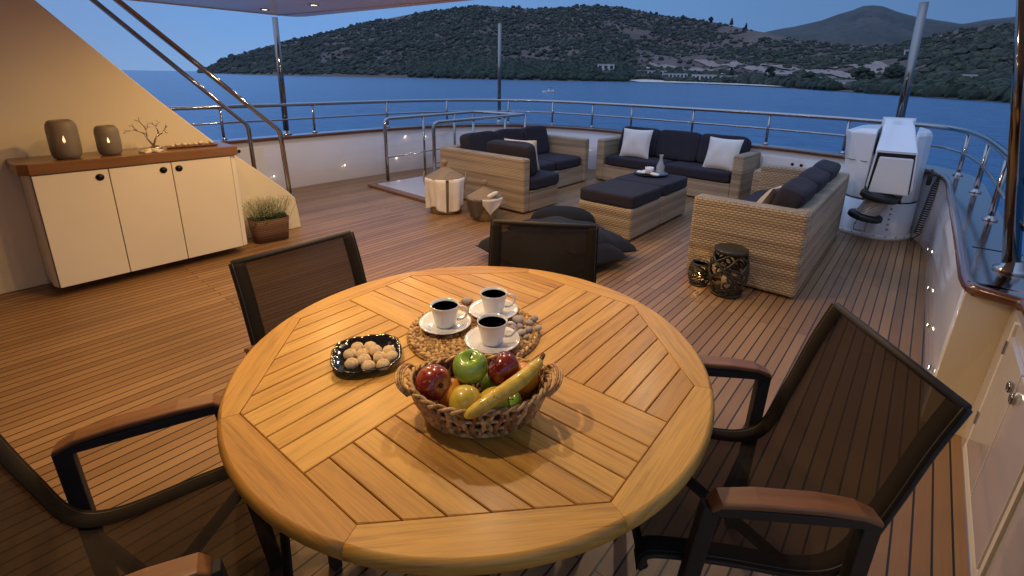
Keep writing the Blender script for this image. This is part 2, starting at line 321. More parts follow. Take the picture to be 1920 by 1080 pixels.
def dup(root, loc, rz=0, label=None, scale=None, rot=None):
    r = root.copy(); COL.objects.link(r); r.location = loc; r.rotation_euler = rot or (0, 0, rz)
    if scale: r.scale = scale
    if label: r['label'] = label
    for ch in list(root.children):
        c = ch.copy(); COL.objects.link(c); c.parent = r
        for g in list(ch.children):
            d = g.copy(); COL.objects.link(d); d.parent = c
    return r
def smooth_path(pts, k=6):
    P = [Vector((*p, 0)) if len(p) == 2 else Vector(p) for p in pts]; o = []
    for i in range(len(P) - 1):
        p0 = P[max(i - 1, 0)]; p1 = P[i]; p2 = P[i + 1]; p3 = P[min(i + 2, len(P) - 1)]
        for j in range(k):
            t = j / k
            o.append(0.5 * ((2 * p1) + (-p0 + p2) * t + (2 * p0 - 5 * p1 + 4 * p2 - p3) * t * t + (-p0 + 3 * p1 - 3 * p2 + p3) * t ** 3))
    o.append(P[-1]); return o
def offset_path(P, d):
    o = []
    for i, p in enumerate(P):
        a = P[max(i - 1, 0)]; b = P[min(i + 1, len(P) - 1)]; t = (b - a).normalized(); o.append(p + Vector((-t.y, t.x, 0)) * d)
    return o
def ribbon(mb, A, B, z0, z1):   # solid strip between two plan paths
    n = len(A); vs = []
    for a, b in zip(A, B): vs += [(a.x, a.y, z0), (b.x, b.y, z0), (b.x, b.y, z1), (a.x, a.y, z1)]
    fs = []
    for i in range(n - 1):
        for k in range(4): fs.append((i * 4 + k, i * 4 + (k + 1) % 4, i * 4 + 4 + (k + 1) % 4, i * 4 + 4 + k))
    fs += [(0, 1, 2, 3), (n * 4 - 1, n * 4 - 2, n * 4 - 3, n * 4 - 4)]
    return mb.add(vs, fs)
#==SETTING==
SEA = -5.0
# ------------------------------------------------------------------ sea and land
def np_obj(name, V, F, mat, smooth=False):
    me = bpy.data.meshes.new(name); k = F.shape[1]
    me.vertices.add(len(V)); me.vertices.foreach_set('co', V.astype(np.float32).ravel())
    me.loops.add(F.size); me.loops.foreach_set('vertex_index', F.astype(np.int32).ravel())
    me.polygons.add(len(F)); me.polygons.foreach_set('loop_start', np.arange(0, F.size, k, dtype=np.int32))
    try: me.polygons.foreach_set('loop_total', np.full(len(F), k, dtype=np.int32))
    except Exception: pass
    me.polygons.foreach_set('use_smooth', np.full(len(F), smooth)); me.update(calc_edges=True); me.validate()
    me.materials.append(M[mat]); o = bpy.data.objects.new(name, me); COL.objects.link(o); return o
sea = MB(); rr = [(0, 0)]; N = 96; radii = [0, 20, 60, 200, 700, 2500, 9000, 30000]
vs = [(0, 0, SEA)]; fs = []
for r in radii[1:]: vs += [(r * math.cos(2 * PI * k / N), r * math.sin(2 * PI * k / N), SEA) for k in range(N)]
for k in range(N): fs.append((0, 1 + k, 1 + (k + 1) % N))
for i in range(len(radii) - 2):
    for k in range(N): fs.append((1 + i * N + k, 1 + (i + 1) * N + k, 1 + (i + 1) * N + (k + 1) % N, 1 + i * N + (k + 1) % N))
sea.add(vs, fs, True); tag(obj('sea', sea, 'sea'), kind='structure')

azs = [-72.2, -71.6, -69, -64.8, -55.8, -41.7, -27.3, -20.6, -16, -11.9, -7.5, -4, 1, 4.9, 12, 20]
shd = [2150, 1900, 1500, 1165, 1057, 866, 875, 793, 660, 525, 420, 344, 290, 257, 235, 220]
raz = [-72.2, -71.28, -70.3, -69.34, -64.94, -60.83, -55.4, -49.8, -44.05, -38.24, -32.5, -29.1, -26.8, -24.0, -19.75, -14.2, -11.5, -8, -4, -1.5, 0.5, 3, 5, 12, 20]
rel = [-0.05, 0.2, 0.9, 1.42, 2.8, 3.9, 5.35, 6.6, 7.3, 7.05, 7.4, 7.33, 6.85, 6.3, 5.7, 4.5, 3.9, 3.3, 3.1, 3.8, 4.3, 4.7, 4.75, 4.9, 5.0]
rdz = [-72.2, -69, -60, -45, -30, -20, -14, -10, -4, 2, 8, 20]
rdd = [2300, 2150, 2000, 1800, 1750, 1700, 1500, 1450, 1250, 900, 800, 800]
def vnoise(x, y, seed=0):
    xi = np.floor(x).astype(np.int64); yi = np.floor(y).astype(np.int64); xf = x - xi; yf = y - yi
    def h(a, b):
        n = (a * 374761393 + b * 668265263 + seed * 974634777) & 0x7fffffff; n = ((n ^ (n >> 13)) * 1274126177) & 0x7fffffff; return (n ^ (n >> 16)) / 0x7fffffff
    u = xf * xf * (3 - 2 * xf); v = yf * yf * (3 - 2 * yf)
    return (h(xi, yi) * (1 - u) + h(xi + 1, yi) * u) * (1 - v) + (h(xi, yi + 1) * (1 - u) + h(xi + 1, yi + 1) * u) * v
def fbm(x, y, seed=0, o=4):
    s = 0; a = 1
    for i in range(o): s = s + a * (vnoise(x * 2 ** i, y * 2 ** i, seed + i) - 0.5); a *= 0.5
    return s
def land(az, t):   # az in degrees, t: 0 shore .. 1 ridge .. 1.3 behind
    ds = np.interp(az, azs, shd) * (1 + 0.02 * fbm(az * 0.8, az * 0 + 3, 5)); dr = np.interp(az, rdz, rdd); d = ds + (dr - ds) * t
    er = np.radians(np.interp(az, raz, rel)); es = np.arctan2(SEA - CAMZ, ds)
    flat = np.interp(az, [-30, -22, -6, 0], [0, 0.55, 0.55, 0.15])       # low ground by the beach
    tt = np.clip(t, 0, 1); sh = (1 - flat) * tt ** 0.85 + flat * tt ** 1.7
    e = es + (er - es) * sh; z = CAMZ + d * np.tan(e)
    x = d * np.sin(np.radians(az)); y = d * np.cos(np.radians(az))
    z = z + fbm(x / 130, y / 130, 2) * 26 * np.clip(tt * 2, 0, 1) * np.clip((1.02 - tt) * 3, 0, 1)
    z = np.where(t > 1, z - (t - 1) * 260, z); z = np.maximum(z, SEA - 1 + 2.2 * np.clip(tt * 30, 0, 1))
    return x, y, z
na, ntt = 420, 90
A_, T_ = np.meshgrid(np.linspace(-72.2, 20, na), np.concatenate([np.linspace(-0.01, 1, ntt - 6), np.linspace(1.04, 1.35, 6)]))
x, y, z = land(A_, T_); V = np.stack([x, y, z], -1).reshape(-1, 3)
ii, jj = np.meshgrid(np.arange(na - 1), np.arange(ntt - 1)); b0 = (jj * na + ii).ravel()
F = np.stack([b0, b0 + 1, b0 + 1 + na, b0 + na], 1)
hs = np_obj('hillside', V, F, 'hill', True); tag(hs, kind='structure')
# far mountain
maz = [-24, -19, -15.5, -14, -12, -9.74, -8.4, -7.35, -6.7, -6.0, -5.2, -4.13, -2.55, 0.04, 0.5, 2, 4.1, 8, 14, 22]
mel = [1.5, 3.2, 4.4, 4.75, 5.1, 5.54, 6.05, 6.34, 6.6, 6.62, 6.5, 6.0, 5.48, 4.83, 4.73, 5.0, 5.16, 5.3, 4.8, 4.2]
MA, MT = np.meshgrid(np.linspace(-24, 22, 240), np.linspace(0, 1.25, 50))
md_ = 3000 + 2600 * MT; me_ = np.radians(np.interp(MA, maz, mel)) * np.clip(MT, 0, 1) ** 0.8
mx_ = md_ * np.sin(np.radians(MA)); my_ = md_ * np.cos(np.radians(MA)); mz_ = CAMZ + md_ * np.tan(me_)
mz_ = mz_ + fbm(mx_ / 420, my_ / 420, 9, 5) * 120 * np.clip(MT * 1.5, 0, 1) * np.clip((1.0 - MT) * 4, 0.1, 1) - np.clip(MT - 1, 0, 1) * 1600
ii, jj = np.meshgrid(np.arange(239), np.arange(49)); b0 = (jj * 240 + ii).ravel()
mt = np_obj('mountain', np.stack([mx_, my_, mz_], -1).reshape(-1, 3), np.stack([b0, b0 + 1, b0 + 241, b0 + 240], 1), 'mount', True); tag(mt, kind='structure')
# scrub: thousands of small bushes, more trees toward the shore
ph = (1 + 5 ** .5) / 2
ICO = np.array([(-1, ph, 0), (1, ph, 0), (-1, -ph, 0), (1, -ph, 0), (0, -1, ph), (0, 1, ph), (0, -1, -ph), (0, 1, -ph), (ph, 0, -1), (ph, 0, 1), (-ph, 0, -1), (-ph, 0, 1)]) / 1.9
ICF = np.array([(0, 11, 5), (0, 5, 1), (0, 1, 7), (0, 7, 10), (0, 10, 11), (1, 5, 9), (5, 11, 4), (11, 10, 2), (10, 7, 6), (7, 1, 8), (3, 9, 4), (3, 4, 2), (3, 2, 6), (3, 6, 8), (3, 8, 9), (4, 9, 5), (2, 4, 11), (6, 2, 10), (8, 6, 7), (9, 8, 1)])
def clumps(name, az, t, size, mat, tall=1.0):
    x, y, z = land(az, t); n = len(az)
    V = ICO[None] * (1 + RNG.uniform(-0.35, 0.35, (n, 12, 1))) * size[:, None, None] * np.array([1, 1, 0.8 * tall])
    V = V + np.stack([x, y, z + size * 0.35 * tall], 1)[:, None, :]
    F = (ICF[None] + (np.arange(n) * 12)[:, None, None]).reshape(-1, 3)
    return np_obj(name, V.reshape(-1, 3), F, mat)
n = 40000; az = RNG.uniform(-72, 8, n); t = RNG.uniform(0.02, 1.0, n) ** 0.9
x, y, _ = land(az, t); dens = 0.78 + 1.5 * fbm(x / 95, y / 95, 31, 4) + np.clip(0.35 - t, 0, 1) * 0.9
clear = ((az > -27) & (az < -1) & (t > 0.26 + 0.05 * fbm(az * .6, az * 0, 3)) & (t < 0.52)); keep = (RNG.random(n) < dens * 0.8) & (~clear | (RNG.random(n) < 0.12))
az, t = az[keep], t[keep]; tag(clumps('hillside_scrub', az, t, np.clip(RNG.lognormal(1.32, .42, len(az)), 1.6, 8.5) * np.interp(az, [-72, -12, 5], [1.1, .85, .55]), 'scrub'), 'dark green scrub and bushes dotted over the brown hillside across the bay', 'scrub', kind='stuff')
n = 5200; az = RNG.uniform(-52, 10, n); t = RNG.uniform(0.004, 0.17, n); gap = (az > -27.5) & (az < -12) & (t < 0.05)
for (ha, ht, hw) in ((-30, .10, .7), (-22.6, .075, 1.5), (-19.6, .06, 1.4), (-25, .13, 1.8), (-17, .10, 1.2), (-9.6, .175, 1.2), (-8, .18, .8), (-12.6, .18, 1.6), (-6.6, .06, .9), (1.9, .13, .9)): gap = gap | ((np.abs(az - ha) < hw) & (t > ht - .07) & (t < ht + .03))
k = (RNG.random(n) < 0.85) & ~gap
az, t = az[k], t[k]; sz = RNG.uniform(3.5, 7, len(az)) * np.interp(az, [-50, -14, 0, 8], [1.1, 1.0, .62, .55])
tag(clumps('shoreline_woods', az, t, sz, 'tree', 1.15), 'dense dark woods lining the shore at the foot of the hill', 'woods', kind='stuff')
# cleared terraces and beach
def patch(name, a0, a1, t0, t1, mat, dz, na_=60, nt_=8, wob=0.02):
    A, T = np.meshgrid(np.linspace(a0, a1, na_), np.linspace(0, 1, nt_)); env = np.clip(np.minimum(A - a0, a1 - A) / 2.0, 0.0, 1)
    mid = (t0 + t1) / 2; T2 = mid + (T - 0.5) * (t1 - t0) * env + wob * fbm(A * .9, T * 2 + 3, 8)
    x, y, z = land(A, T2); ii, jj = np.meshgrid(np.arange(na_ - 1), np.arange(nt_ - 1)); b0 = (jj * na_ + ii).ravel()
    return tag(np_obj(name, np.stack([x, y, z + dz], -1).reshape(-1, 3), np.stack([b0, b0 + 1, b0 + 1 + na_, b0 + na_], 1), mat, True), kind='structure')
patch('cleared_ground', -26, -1.5, 0.30, 0.36, 'scar', 1.5); patch('cleared_ground', -21, -2.5, 0.40, 0.46, 'scar', 1.8); patch('cleared_ground', -27, -14, 0.20, 0.235, 'sand', 1.2)
patch('beach', -27.5, -11.8, -0.005, 0.028, 'sand', 0.9, wob=0.001)
# single trees that stand out against the slope
def tree(az, t, h, wd, label, conic=False):
    x, y, z = [float(v) for v in land(np.array(az), np.array(t))]
    r = thing('tree', label, 'tree', (x, y, z), 0, 'single trees that stand out on the far shore')
    tk = MB(); tk.tube([(0, 0, -1), (0.1, 0, h * .35), (0, .1, h * .8)], [wd * .07, wd * .05, wd * .02], 8)
    for k in range(4): a = k * 1.7; tk.tube([(0, 0, h * (.3 + .08 * k)), (math.cos(a) * wd * .3, math.sin(a) * wd * .3, h * (.55 + .08 * k))], [wd * .03, wd * .01], 6)
    obj('trunk', tk, 'bark', r); m = 70; cr = MB()
    for k in range(m):
        u = random.random(); a = random.random() * 2 * PI; zz = h * (.25 + .75 * u); rad = wd * .5 * (math.sqrt(max(0, 1 - (2 * u - .9) ** 2 * .8)) if not conic else (1.05 - u)) * random.uniform(.35, 1)
        s_ = wd * random.uniform(.09, .17); c = Vector((math.cos(a) * rad, math.sin(a) * rad, zz))
        cr.add([c + Vector(tuple(q)) * s_ * random.uniform(.8, 1.2) for q in ICO], [tuple(f) for f in ICF])
    obj('crown', cr, 'tree', r)
for az, t, h, wd, lb, cn in [
    (-5.6, .10, 15, 15, 'broad round dark tree above the shore, left of the crane pole', False), (-3.2, .115, 14, 14, 'broad round dark tree standing just right of the crane pole foot', False),
    (-13.4, .14, 17, 12, 'dark upright tree between the beach village and the pink terraces', False), (-9.9, .10, 12, 13, 'rounded dark tree behind the right end of the beach', False),
    (-17.0, .16, 19, 9, 'tall narrow dark tree rising above the beach houses', True), (-22.4, .965, 15, 13, 'leftmost round tree breaking the skyline where the ridge dips', False),
    (-19.6, .985, 17, 13, 'spreading tree on the ridge left of the far mountain', False), (-17.6, .985, 22, 12, 'tallest pointed tree on the ridge, left of the far mountain', True),
    (-16.2, .985, 17, 10, 'pointed tree on the falling ridge nearest the far mountain', True), (-11.6, .13, 10, 11, 'small bushy tree beside the white cottage on the terraces', False)]:
    tree(az, t, h, wd, lb, cn)
# houses on the far shore
def house(az, t, L, D, Hh, label, nw=4, roof='flat', mat='house'):
    x, y, z = [float(v) for v in land(np.array(az), np.array(t))]
    Hh *= 1.35; L *= 1.2
    r = thing('house', label, 'house', (x, y, z), -math.radians(az), 'houses on the far shore')
    b = MB(); b.box(-L / 2, L / 2, 0, D, -3, Hh); obj('wall', b, mat, r)
    rf = MB()
    if roof == 'flat': rf.box(-L / 2 - .5, L / 2 + .5, -.6, D + .4, Hh, Hh + .5)
    else: rf.add([(-L / 2 - .5, -.6, Hh), (L / 2 + .5, -.6, Hh), (L / 2 + .5, D + .5, Hh), (-L / 2 - .5, D + .5, Hh), (-L / 2 - .5, D / 2, Hh + 2.4), (L / 2 + .5, D / 2, Hh + 2.4)], [(0, 1, 5, 4), (2, 3, 4, 5), (0, 4, 3), (1, 2, 5), (0, 3, 2, 1)])
    obj('roof', rf, 'houser' if roof != 'flat' else mat, r)
    for k in range(nw):
        cx = -L / 2 + L * (k + .5) / nw; wv = MB(); wv.box(cx - L / nw * .28, cx + L / nw * .28, -.06, .2, Hh * .3, Hh * .8); obj('window', wv, 'win', r)
for a in [(-30.0, .10, 26, 10, 9, 'pale angular house among trees at the left end of the shore village', 3), (-22.6, .075, 34, 12, 7, 'long low white house just behind the beach, left one', 7), (-19.6, .06, 30, 12, 7.5, 'low white house with dark openings behind the middle of the beach', 6),
          (-25.0, .13, 44, 10, 5, 'long flat pale building on the slope above the village', 8), (-17.0, .10, 24, 10, 6, 'white box house at the right end of the beach village', 4), (-9.6, .175, 16, 9, 5, 'small white cottage on the pink terraces', 3),
          (-8.0, .18, 5, 5, 5, 'tiny white tower beside the cottage on the terraces', 1), (-12.6, .18, 24, 9, 4.5, 'broad pale roofed building on the pink terraces', 3, 'gable', 'house'), (-6.6, .06, 14, 8, 4.5, 'pale house half hidden among shoreline trees left of the crane pole', 3),
          (-2.0, .62, 22, 10, 5, 'white building high on the slope beside the crane pole', 4), (1.9, .13, 4.5, 5, 3.2, 'small white house among dark trees at the right of the shore', 2)]:
    house(*a)
# small motorboat
bt = thing('motorboat', 'small white cabin boat with dark canopy anchored in the bay', 'boat', (-125.7, 171.9, SEA), math.radians(34))
hl = MB(); st = []
for i, xx in enumerate(np.linspace(-3, 3, 13)):
    k = (xx + 3) / 6; wv = 1.1 * (1 - (1 - k) ** 3) if k < .4 else 1.1 * (1 - .2 * (k - .4)); hh = .95 - .35 * k; wv = max(wv, .03)
    st.append([(xx, -wv, hh), (xx, -wv * .75, .1), (xx, 0, -.3 + .3 * (1 - k) ** 2), (xx, wv * .75, .1), (xx, wv, hh)])
vs = [p for r in st for p in r]; fs = []
for i in range(12):
    for k in range(4): fs.append((i * 5 + k, i * 5 + k + 1, i * 5 + 6 + k, i * 5 + 5 + k))
    fs.append((i * 5, i * 5 + 5, i * 5 + 9, i * 5 + 4))
fs.append((60, 61, 62, 63, 64)); hl.add(vs, fs, False); obj('hull', hl, 'china', bt)
cb = MB(); cb.hull8([(-1.0, -.8, .75), (1.9, -.85, .62), (1.9, .85, .62), (-1.0, .8, .75)], [(-.3, -.65, 1.6), (1.7, -.75, 1.55), (1.7, .75, 1.55), (-.3, .65, 1.6)]); cbn = obj('cabin', cb, 'china', bt, 0.05)
wv = MB(); wv.box(-.1, 1.4, -.80, -.74, 1.05, 1.4); wv.box(-.1, 1.4, .74, .80, 1.05, 1.4); obj('window', wv, 'win', cbn)
cp = MB(); cp.box(.2, 2.0, -.9, .9, 2.05, 2.15)
for sx in (.3, 1.9):
    for sy in (-.8, .8): cp.tube([(sx, sy, 1.4), (sx, sy, 2.05)], .03, 6)
obj('canopy', cp, 'win', bt, 0.03)
#==DECK==
# ------------------------------------------------------------------ deck
dk = MB(); dk.prism([(-6.5, -3), (0.365, -3), (0.375, 2.66), (0.235, 2.68), (0.22, 5.9), (0.05, 6.4), (-.3, 6.7), (-3.3, 7.15), (-4.3, 7.15), (-5.2, 6.9), (-5.9, 6.4), (-6.4, 5.4), (-6.5, 4.3)], -0.12, 0)
tag(obj('deck', dk, 'deck'), kind='structure')
# bulwark: inner faces follow these plan paths
inner = smooth_path([(-6.42, -3), (-6.42, 0), (-6.42, 2.0), (-6.42, 3.15), (-6.40, 4.3), (-6.27, 5.3), (-5.82, 6.2), (-5.15, 6.72), (-4.3, 6.97), (-3.3, 6.93), (-1.5, 6.77), (-.8, 6.62), (-.3, 6.48), (.05, 6.2), (.21, 5.75), (.235, 4.8), (.25, 3.6), (.255, 2.68)], 5)
base_in = smooth_path([(-6.42, -3), (-6.42, 0), (-6.42, 2.0), (-6.42, 3.15), (-6.40, 4.3), (-6.29, 5.3), (-5.85, 6.25), (-5.15, 6.85), (-4.3, 7.1), (-3.3, 7.08), (-1.5, 6.9), (-.8, 6.72), (-.3, 6.56), (.03, 6.24), (.19, 5.75), (.215, 4.8), (.23, 3.6), (.235, 2.68)], 5)
bw = thing('bulwark', 'glossy white bulwark with varnished wooden cap curving round the stern', 'bulwark')
pn = MB(); outp = offset_path(inner, 0.20); n = len(inner); vs = []
for a, b, c in zip(base_in, inner, outp): vs += [(a.x, a.y, -.02), (b.x, b.y, .66), (c.x, c.y, .66), (c.x, c.y, -1.5)]
fs = []
for i in range(n - 1):
    for k in range(3): fs.append((i * 4 + k, i * 4 + k + 1, i * 4 + 5 + k, i * 4 + 4 + k))
fs += [(n * 4 - 4, n * 4 - 3, n * 4 - 2, n * 4 - 1)]
pn.add(vs, fs, True); obj('panel', pn, 'gloss', bw)
def sub(P, c): return [p for p in P if c(p)]
stb = [i for i, p in enumerate(inner) if p.x > -.35 and p.y < 6.6]; stern = list(range(0, stb[0] + 1))
def pick(P, I): return [P[i] for i in I]
cap = MB(); ribbon(cap, offset_path(pick(inner, stern), -0.022), offset_path(pick(inner, stern), 0.19), .66, .70); obj('cap_rail', cap, 'mahog', bw, 0.012)
SP = pick(inner, stb); SP = [Vector((p.x, p.y, 0)) for p in SP]
cap = MB(); cap.tube([(p.x, p.y, .679) for p in SP[:-1]] + [(.262, 2.70, .679), (.272, 2.66, .679), (.30, 2.637, .679), (.40, 2.605, .679), (.43, 2.575, .679), (.435, 2.3, .679), (.435, -3, .679)], .0255, 10); obj('cap_edge', cap, 'mahog', bw)
cap = MB(); ribbon(cap, offset_path(SP, 0.0), offset_path(SP, 0.225), .655, .700); obj('cap_plate', cap, 'plate', bw, 0.004)
for yb in (3.3, ):
    ln = MB(); ln.box(.29, .475, yb, yb + .006, .7, .7025); obj('joint', ln, 'hole', bw)
# margin waterway line along starboard wall base
# forward end of the starboard bulwark and the recess behind the chair
se = thing('side_locker', 'cream side locker wall with hinged doors in the starboard recess', 'locker')
e = MB(); e.hull8([(.235, 2.675, 0), (.375, 2.655, 0), (.375, 2.72, 0), (.235, 2.72, 0)], [(.255, 2.655, .655), (.43, 2.645, .655), (.43, 2.72, .655), (.255, 2.72, .655)]); obj('end_panel', e, 'wallw', se)
e = MB(); e.hull8([(.375, -3, 0), (.55, -3, 0), (.55, 2.66, 0), (.375, 2.66, 0)], [(.40, -3, .655), (.58, -3, .655), (.58, 2.66, .655), (.40, 2.66, .655)]); obj('side_panel', e, 'gloss', se)
e = MB(); e.box(.435, .62, -3, 2.60, .655, .70); e.hull8([(.27, 2.64, .655), (.44, 2.60, .655), (.62, 2.6, .655), (.48, 2.70, .655)], [(.27, 2.64, .70), (.44, 2.60, .70), (.62, 2.6, .70), (.48, 2.70, .70)]); obj('cap_plate', e, 'plate', se)
def on_side(y0, y1, z0, z1, off, th):   # panel on the sloping side locker wall
    f = lambda z: .375 + .025 * z / .655
    return [(f(z0) - off, y0, z0), (f(z0) - off - th, y0, z0), (f(z0) - off - th, y1, z0), (f(z0) - off, y1, z0)], [(f(z1) - off, y0, z1), (f(z1) - off - th, y0, z1), (f(z1) - off - th, y1, z1), (f(z1) - off, y1, z1)]
for k, (y0, y1) in enumerate([(2.105, 2.43), (1.75, 2.095)]):
    e = MB(); a, b = on_side(y0, y1, .10, .60, -0.002, .016); e.hull8(a, b); d = obj('door', e, 'gloss', se, 0.004)
    e = MB(); yy = y0 + .035 if k == 0 else y1 - .035; e.lathe([(.020, 0), (.020, .008), (.014, .010), (.012, .004), (0, .004)], 20, M_=Matrix.Translation((.378, yy, .53)) @ Matrix.Rotation(-PI / 2, 4, 'Y')); obj('latch', e, 'steel', d)
    if k == 0:
        for zz in (.2, .52):
            e = MB(); a, b = on_side(y1 + .002, y1 + .02, zz, zz + .05, .0, .018); e.hull8(a, b); obj('hinge', e, 'steel', d)
e = MB()
for q in ((1.72, 1.75, .04, .64), (2.455, 2.485, .04, .64)): a, b = on_side(*q, -.002, .01); e.hull8(a, b)
a, b = on_side(1.72, 2.485, .045, .075, -.002, .012); e.hull8(a, b); obj('door_frame', e, 'cabw', se)
# port bulwark locker door and stern lockers
ld = thing('locker_door', 'white locker door with a round latch hole in the port bulwark', 'door', (-6.42, 2.45, .33))
e = MB(); e.box(0.0, .014, -.55, .22, -.27, .27); obj('door', e, 'white', ld, 0.004)
e = MB(); e.box(0.014, .022, -.085, -.06, .17, .195); e = MB(); e.lathe([(.02, 0), (.02, .006), (0, .006)], 16, M_=Matrix.Translation((.014, -.08, .235)) @ Matrix.Rotation(PI / 2, 4, 'Y')); obj('latch', e, 'hole', ld)
e = MB(); e.box(.014, .017, -.19, -.183, -.27, .27); obj('joint', e, 'seam', ld)
ld = thing('locker_door', 'white stern locker lid with two black round latches behind the sofas', 'door', (-1.12, 6.78, .48), math.radians(-8))
e = MB(); e.box(-.42, .42, -.06, -.045, -.2, .1); obj('door', e, 'white', ld, 0.004)
for xx in (-.06, .04):
    e = MB(); e.lathe([(.018, 0), (.018, .006), (0, .006)], 16, M_=Matrix.Translation((xx, -.06, .035)) @ Matrix.Rotation(PI / 2, 4, 'X')); obj('latch', e, 'hole', ld)
# ------------------------------------------------------------------ guard rail
gr = thing('guard_rail', 'polished steel guard rail running round the bulwark cap', 'railing')
rp = smooth_path([(-6.56, -3), (-6.56, 1.8), (-6.56, 3.4), (-6.55, 4.6), (-6.40, 5.6), (-6.0, 6.4), (-5.4, 6.92), (-4.6, 7.12), (-3.6, 7.13), (-2.6, 7.06), (-1.64, 6.98), (-.7, 6.76), (.02, 6.4), (.25, 6.02), (.35, 5.4), (.39, 4.5), (.405, 3.4), (.41, 2.95)], 6)
e = MB(); e.tube([(p.x, p.y, 1.09) for p in rp], .024, 10); obj('top_rail', e, 'steel', gr)
e = MB(); e.tube([(p.x, p.y, .90) for p in rp], .013, 8); obj('mid_rail', e, 'steel', gr)
for (sx, sy) in [(-6.56, 1.0), (-6.56, 2.28), (-6.56, 3.45), (-6.53, 4.65), (-6.33, 5.72), (-5.75, 6.65), (-5.05, 7.02), (-4.32, 7.14), (-3.6, 7.13), (-2.6, 7.06), (-1.58, 6.97), (-.7, 6.76), (.29, 6.0 - .1), (.372, 5.05), (.398, 4.05)]:
    e = MB(); e.tube([(sx, sy, .70), (sx, sy, 1.08)], .017, 8); sn = obj('stanchion', e, 'steel', gr)
    e = MB(); e.lathe([(.036, 0), (.038, .008), (.02, .016), (.017, .03)], 14, (sx, sy, .70)); obj('foot', e, 'steel', sn)
# awning poles
def pole(a, b, r, label, foot=True, rtop=None):
    t = thing('support_pole', label, 'pole', a); e = MB(); d = Vector(b) - Vector(a); e.tube([(0, 0, 0), d], [r, rtop or r], 14); p = obj('tube', e, 'steeld', t)
    if foot: e = MB(); e.lathe([(r * 2, 0), (r * 2, .012), (r * 1.3, .02), (r * 1.05, .05)], 18); obj('foot', e, 'steel', t)
pole((-6.60, 3.07, .70), (-6.60, 3.09, 2.17), .036, 'steel pole holding the corner of the ceiling above the port rail')
pole((-5.92, 6.60, .70), (-5.92, 6.60, 2.36), .030, 'free standing steel pole at the stern corner behind the corner sofa')
pole((-.235, 6.52, .70), (-.262, 6.52, 2.26), .038, 'leaning steel pole rising behind the white crane')
pole((.405, 2.97, .70), (.150, 2.97, 2.17), .031, 'steel pole glowing brown at the right edge of the deck')
e = bpy.data.objects
# ------------------------------------------------------------------ hardtop ceiling with downlights
ht = thing('hardtop', 'white hardtop ceiling panel over the near deck', 'ceiling')
outl = [(-6.38, -3), (-6.38, 3.12), (-6.33, 3.24), (-6.2, 3.30), (-3.2, 3.52), (.3, 3.5), (.75, 3.3), (.75, -3)]
e = MB(); e.prism(outl, 2.17, 2.42); obj('panel', e, 'ceil', ht, 0.03, 3)
e = MB(); e.prism([(-6.05, -2.9), (-6.05, 2.35), (-5.9, 2.45), (.3, 2.45), (.3, -2.9)], 2.158, 2.172); obj('inset_panel', e, 'ceil2', ht, 0.004)
e = MB()
for (x0, y0), (x1, y1) in zip([(-6.28, -2.9), (-6.28, 3.0), (-3.2, 3.40)], [(-6.28, 3.0), (-3.2, 3.40), (.3, 3.38)]): e.tube([(x0, y0, 2.168), (x1, y1, 2.168)], .008, 6)
obj('trim', e, 'ceil2', ht)
e = MB(); e.hull8([(-6.2, -3, 2.42), (.6, -3, 2.42), (.6, 2.9, 2.42), (-6.2, 2.9, 2.42)], [(-6.0, -3, 2.85), (.45, -3, 2.85), (.45, 2.6, 2.85), (-6.0, 2.6, 2.85)]); obj('flybridge_sky_block', e, 'wallw', ht, .03)  # unseen upper deck block, added and sized to cut sky from the pole reflections
WARM = (1.0, 0.60, 0.20)
first = None
LIGHTS = [(-5.88, 2.65, 2.17, 14, 2), (-5.05, 2.78, 2.17, 14, 2), (-3.9, 2.9, 2.17, 26, 2), (-2.7, 2.9, 2.17, 36, 2), (-1.2, 2.9, 2.17, 36, 0), (-3.4, 1.75, 2.158, 52, 1), (-2.5, 1.5, 2.158, 56, 1), (-1.35, 1.45, 2.158, 34, 0), (-3.1, .95, 2.158, 30, 1), (-1.25, .35, 2.158, 44, 0)]
for (lx, ly, lz, pw, wm) in LIGHTS:
    t = thing('ceiling_light', 'round warm recessed downlight in the white ceiling', 'light', (lx, ly, lz), 0, 'recessed downlights in the ceiling')
    e = MB(); e.lathe([(.052, 0), (.052, -.006), (.046, -.009), (.038, -.004), (.038, 0)], 24); obj('bezel', e, 'steel', t)
    e = MB(); e.lathe([(.037, -.003), (0, -.0035)], 24); obj('lens', e, 'lens', t)
    l = bpy.data.lights.new('downlight', 'SPOT'); l.energy = pw; l.color = ((1.0, 0.76, 0.50), WARM, (1.0, 0.74, 0.50))[wm]; l.shadow_soft_size = .03; wide = ly > 1.6; l.spot_size = math.radians(174 if wide else 152); l.spot_blend = 0.55 if wide else 0.9
    lo = bpy.data.objects.new('downlight', l); COL.objects.link(lo); lo.parent = t; lo.location = (0, 0, -.03)
for k_, nm_ in enumerate(['third from the corner pole in the aft row', 'fourth from the corner pole in the aft row', 'at the starboard end of the aft row', 'above the sideboard front', 'above the far left dining chair', 'almost above the dining table', 'forward of the sideboard', 'over the near edge of the table']):
    bpy.data.objects['ceiling_light.%03d' % (k_ + 2)]['label'] = 'round warm downlight ' + nm_
bpy.data.objects['ceiling_light']['label'] = 'round warm downlight nearest the corner pole, left of the visible pair'
bpy.data.objects['ceiling_light.001']['label'] = 'round warm downlight at top centre-left, right of the visible pair'
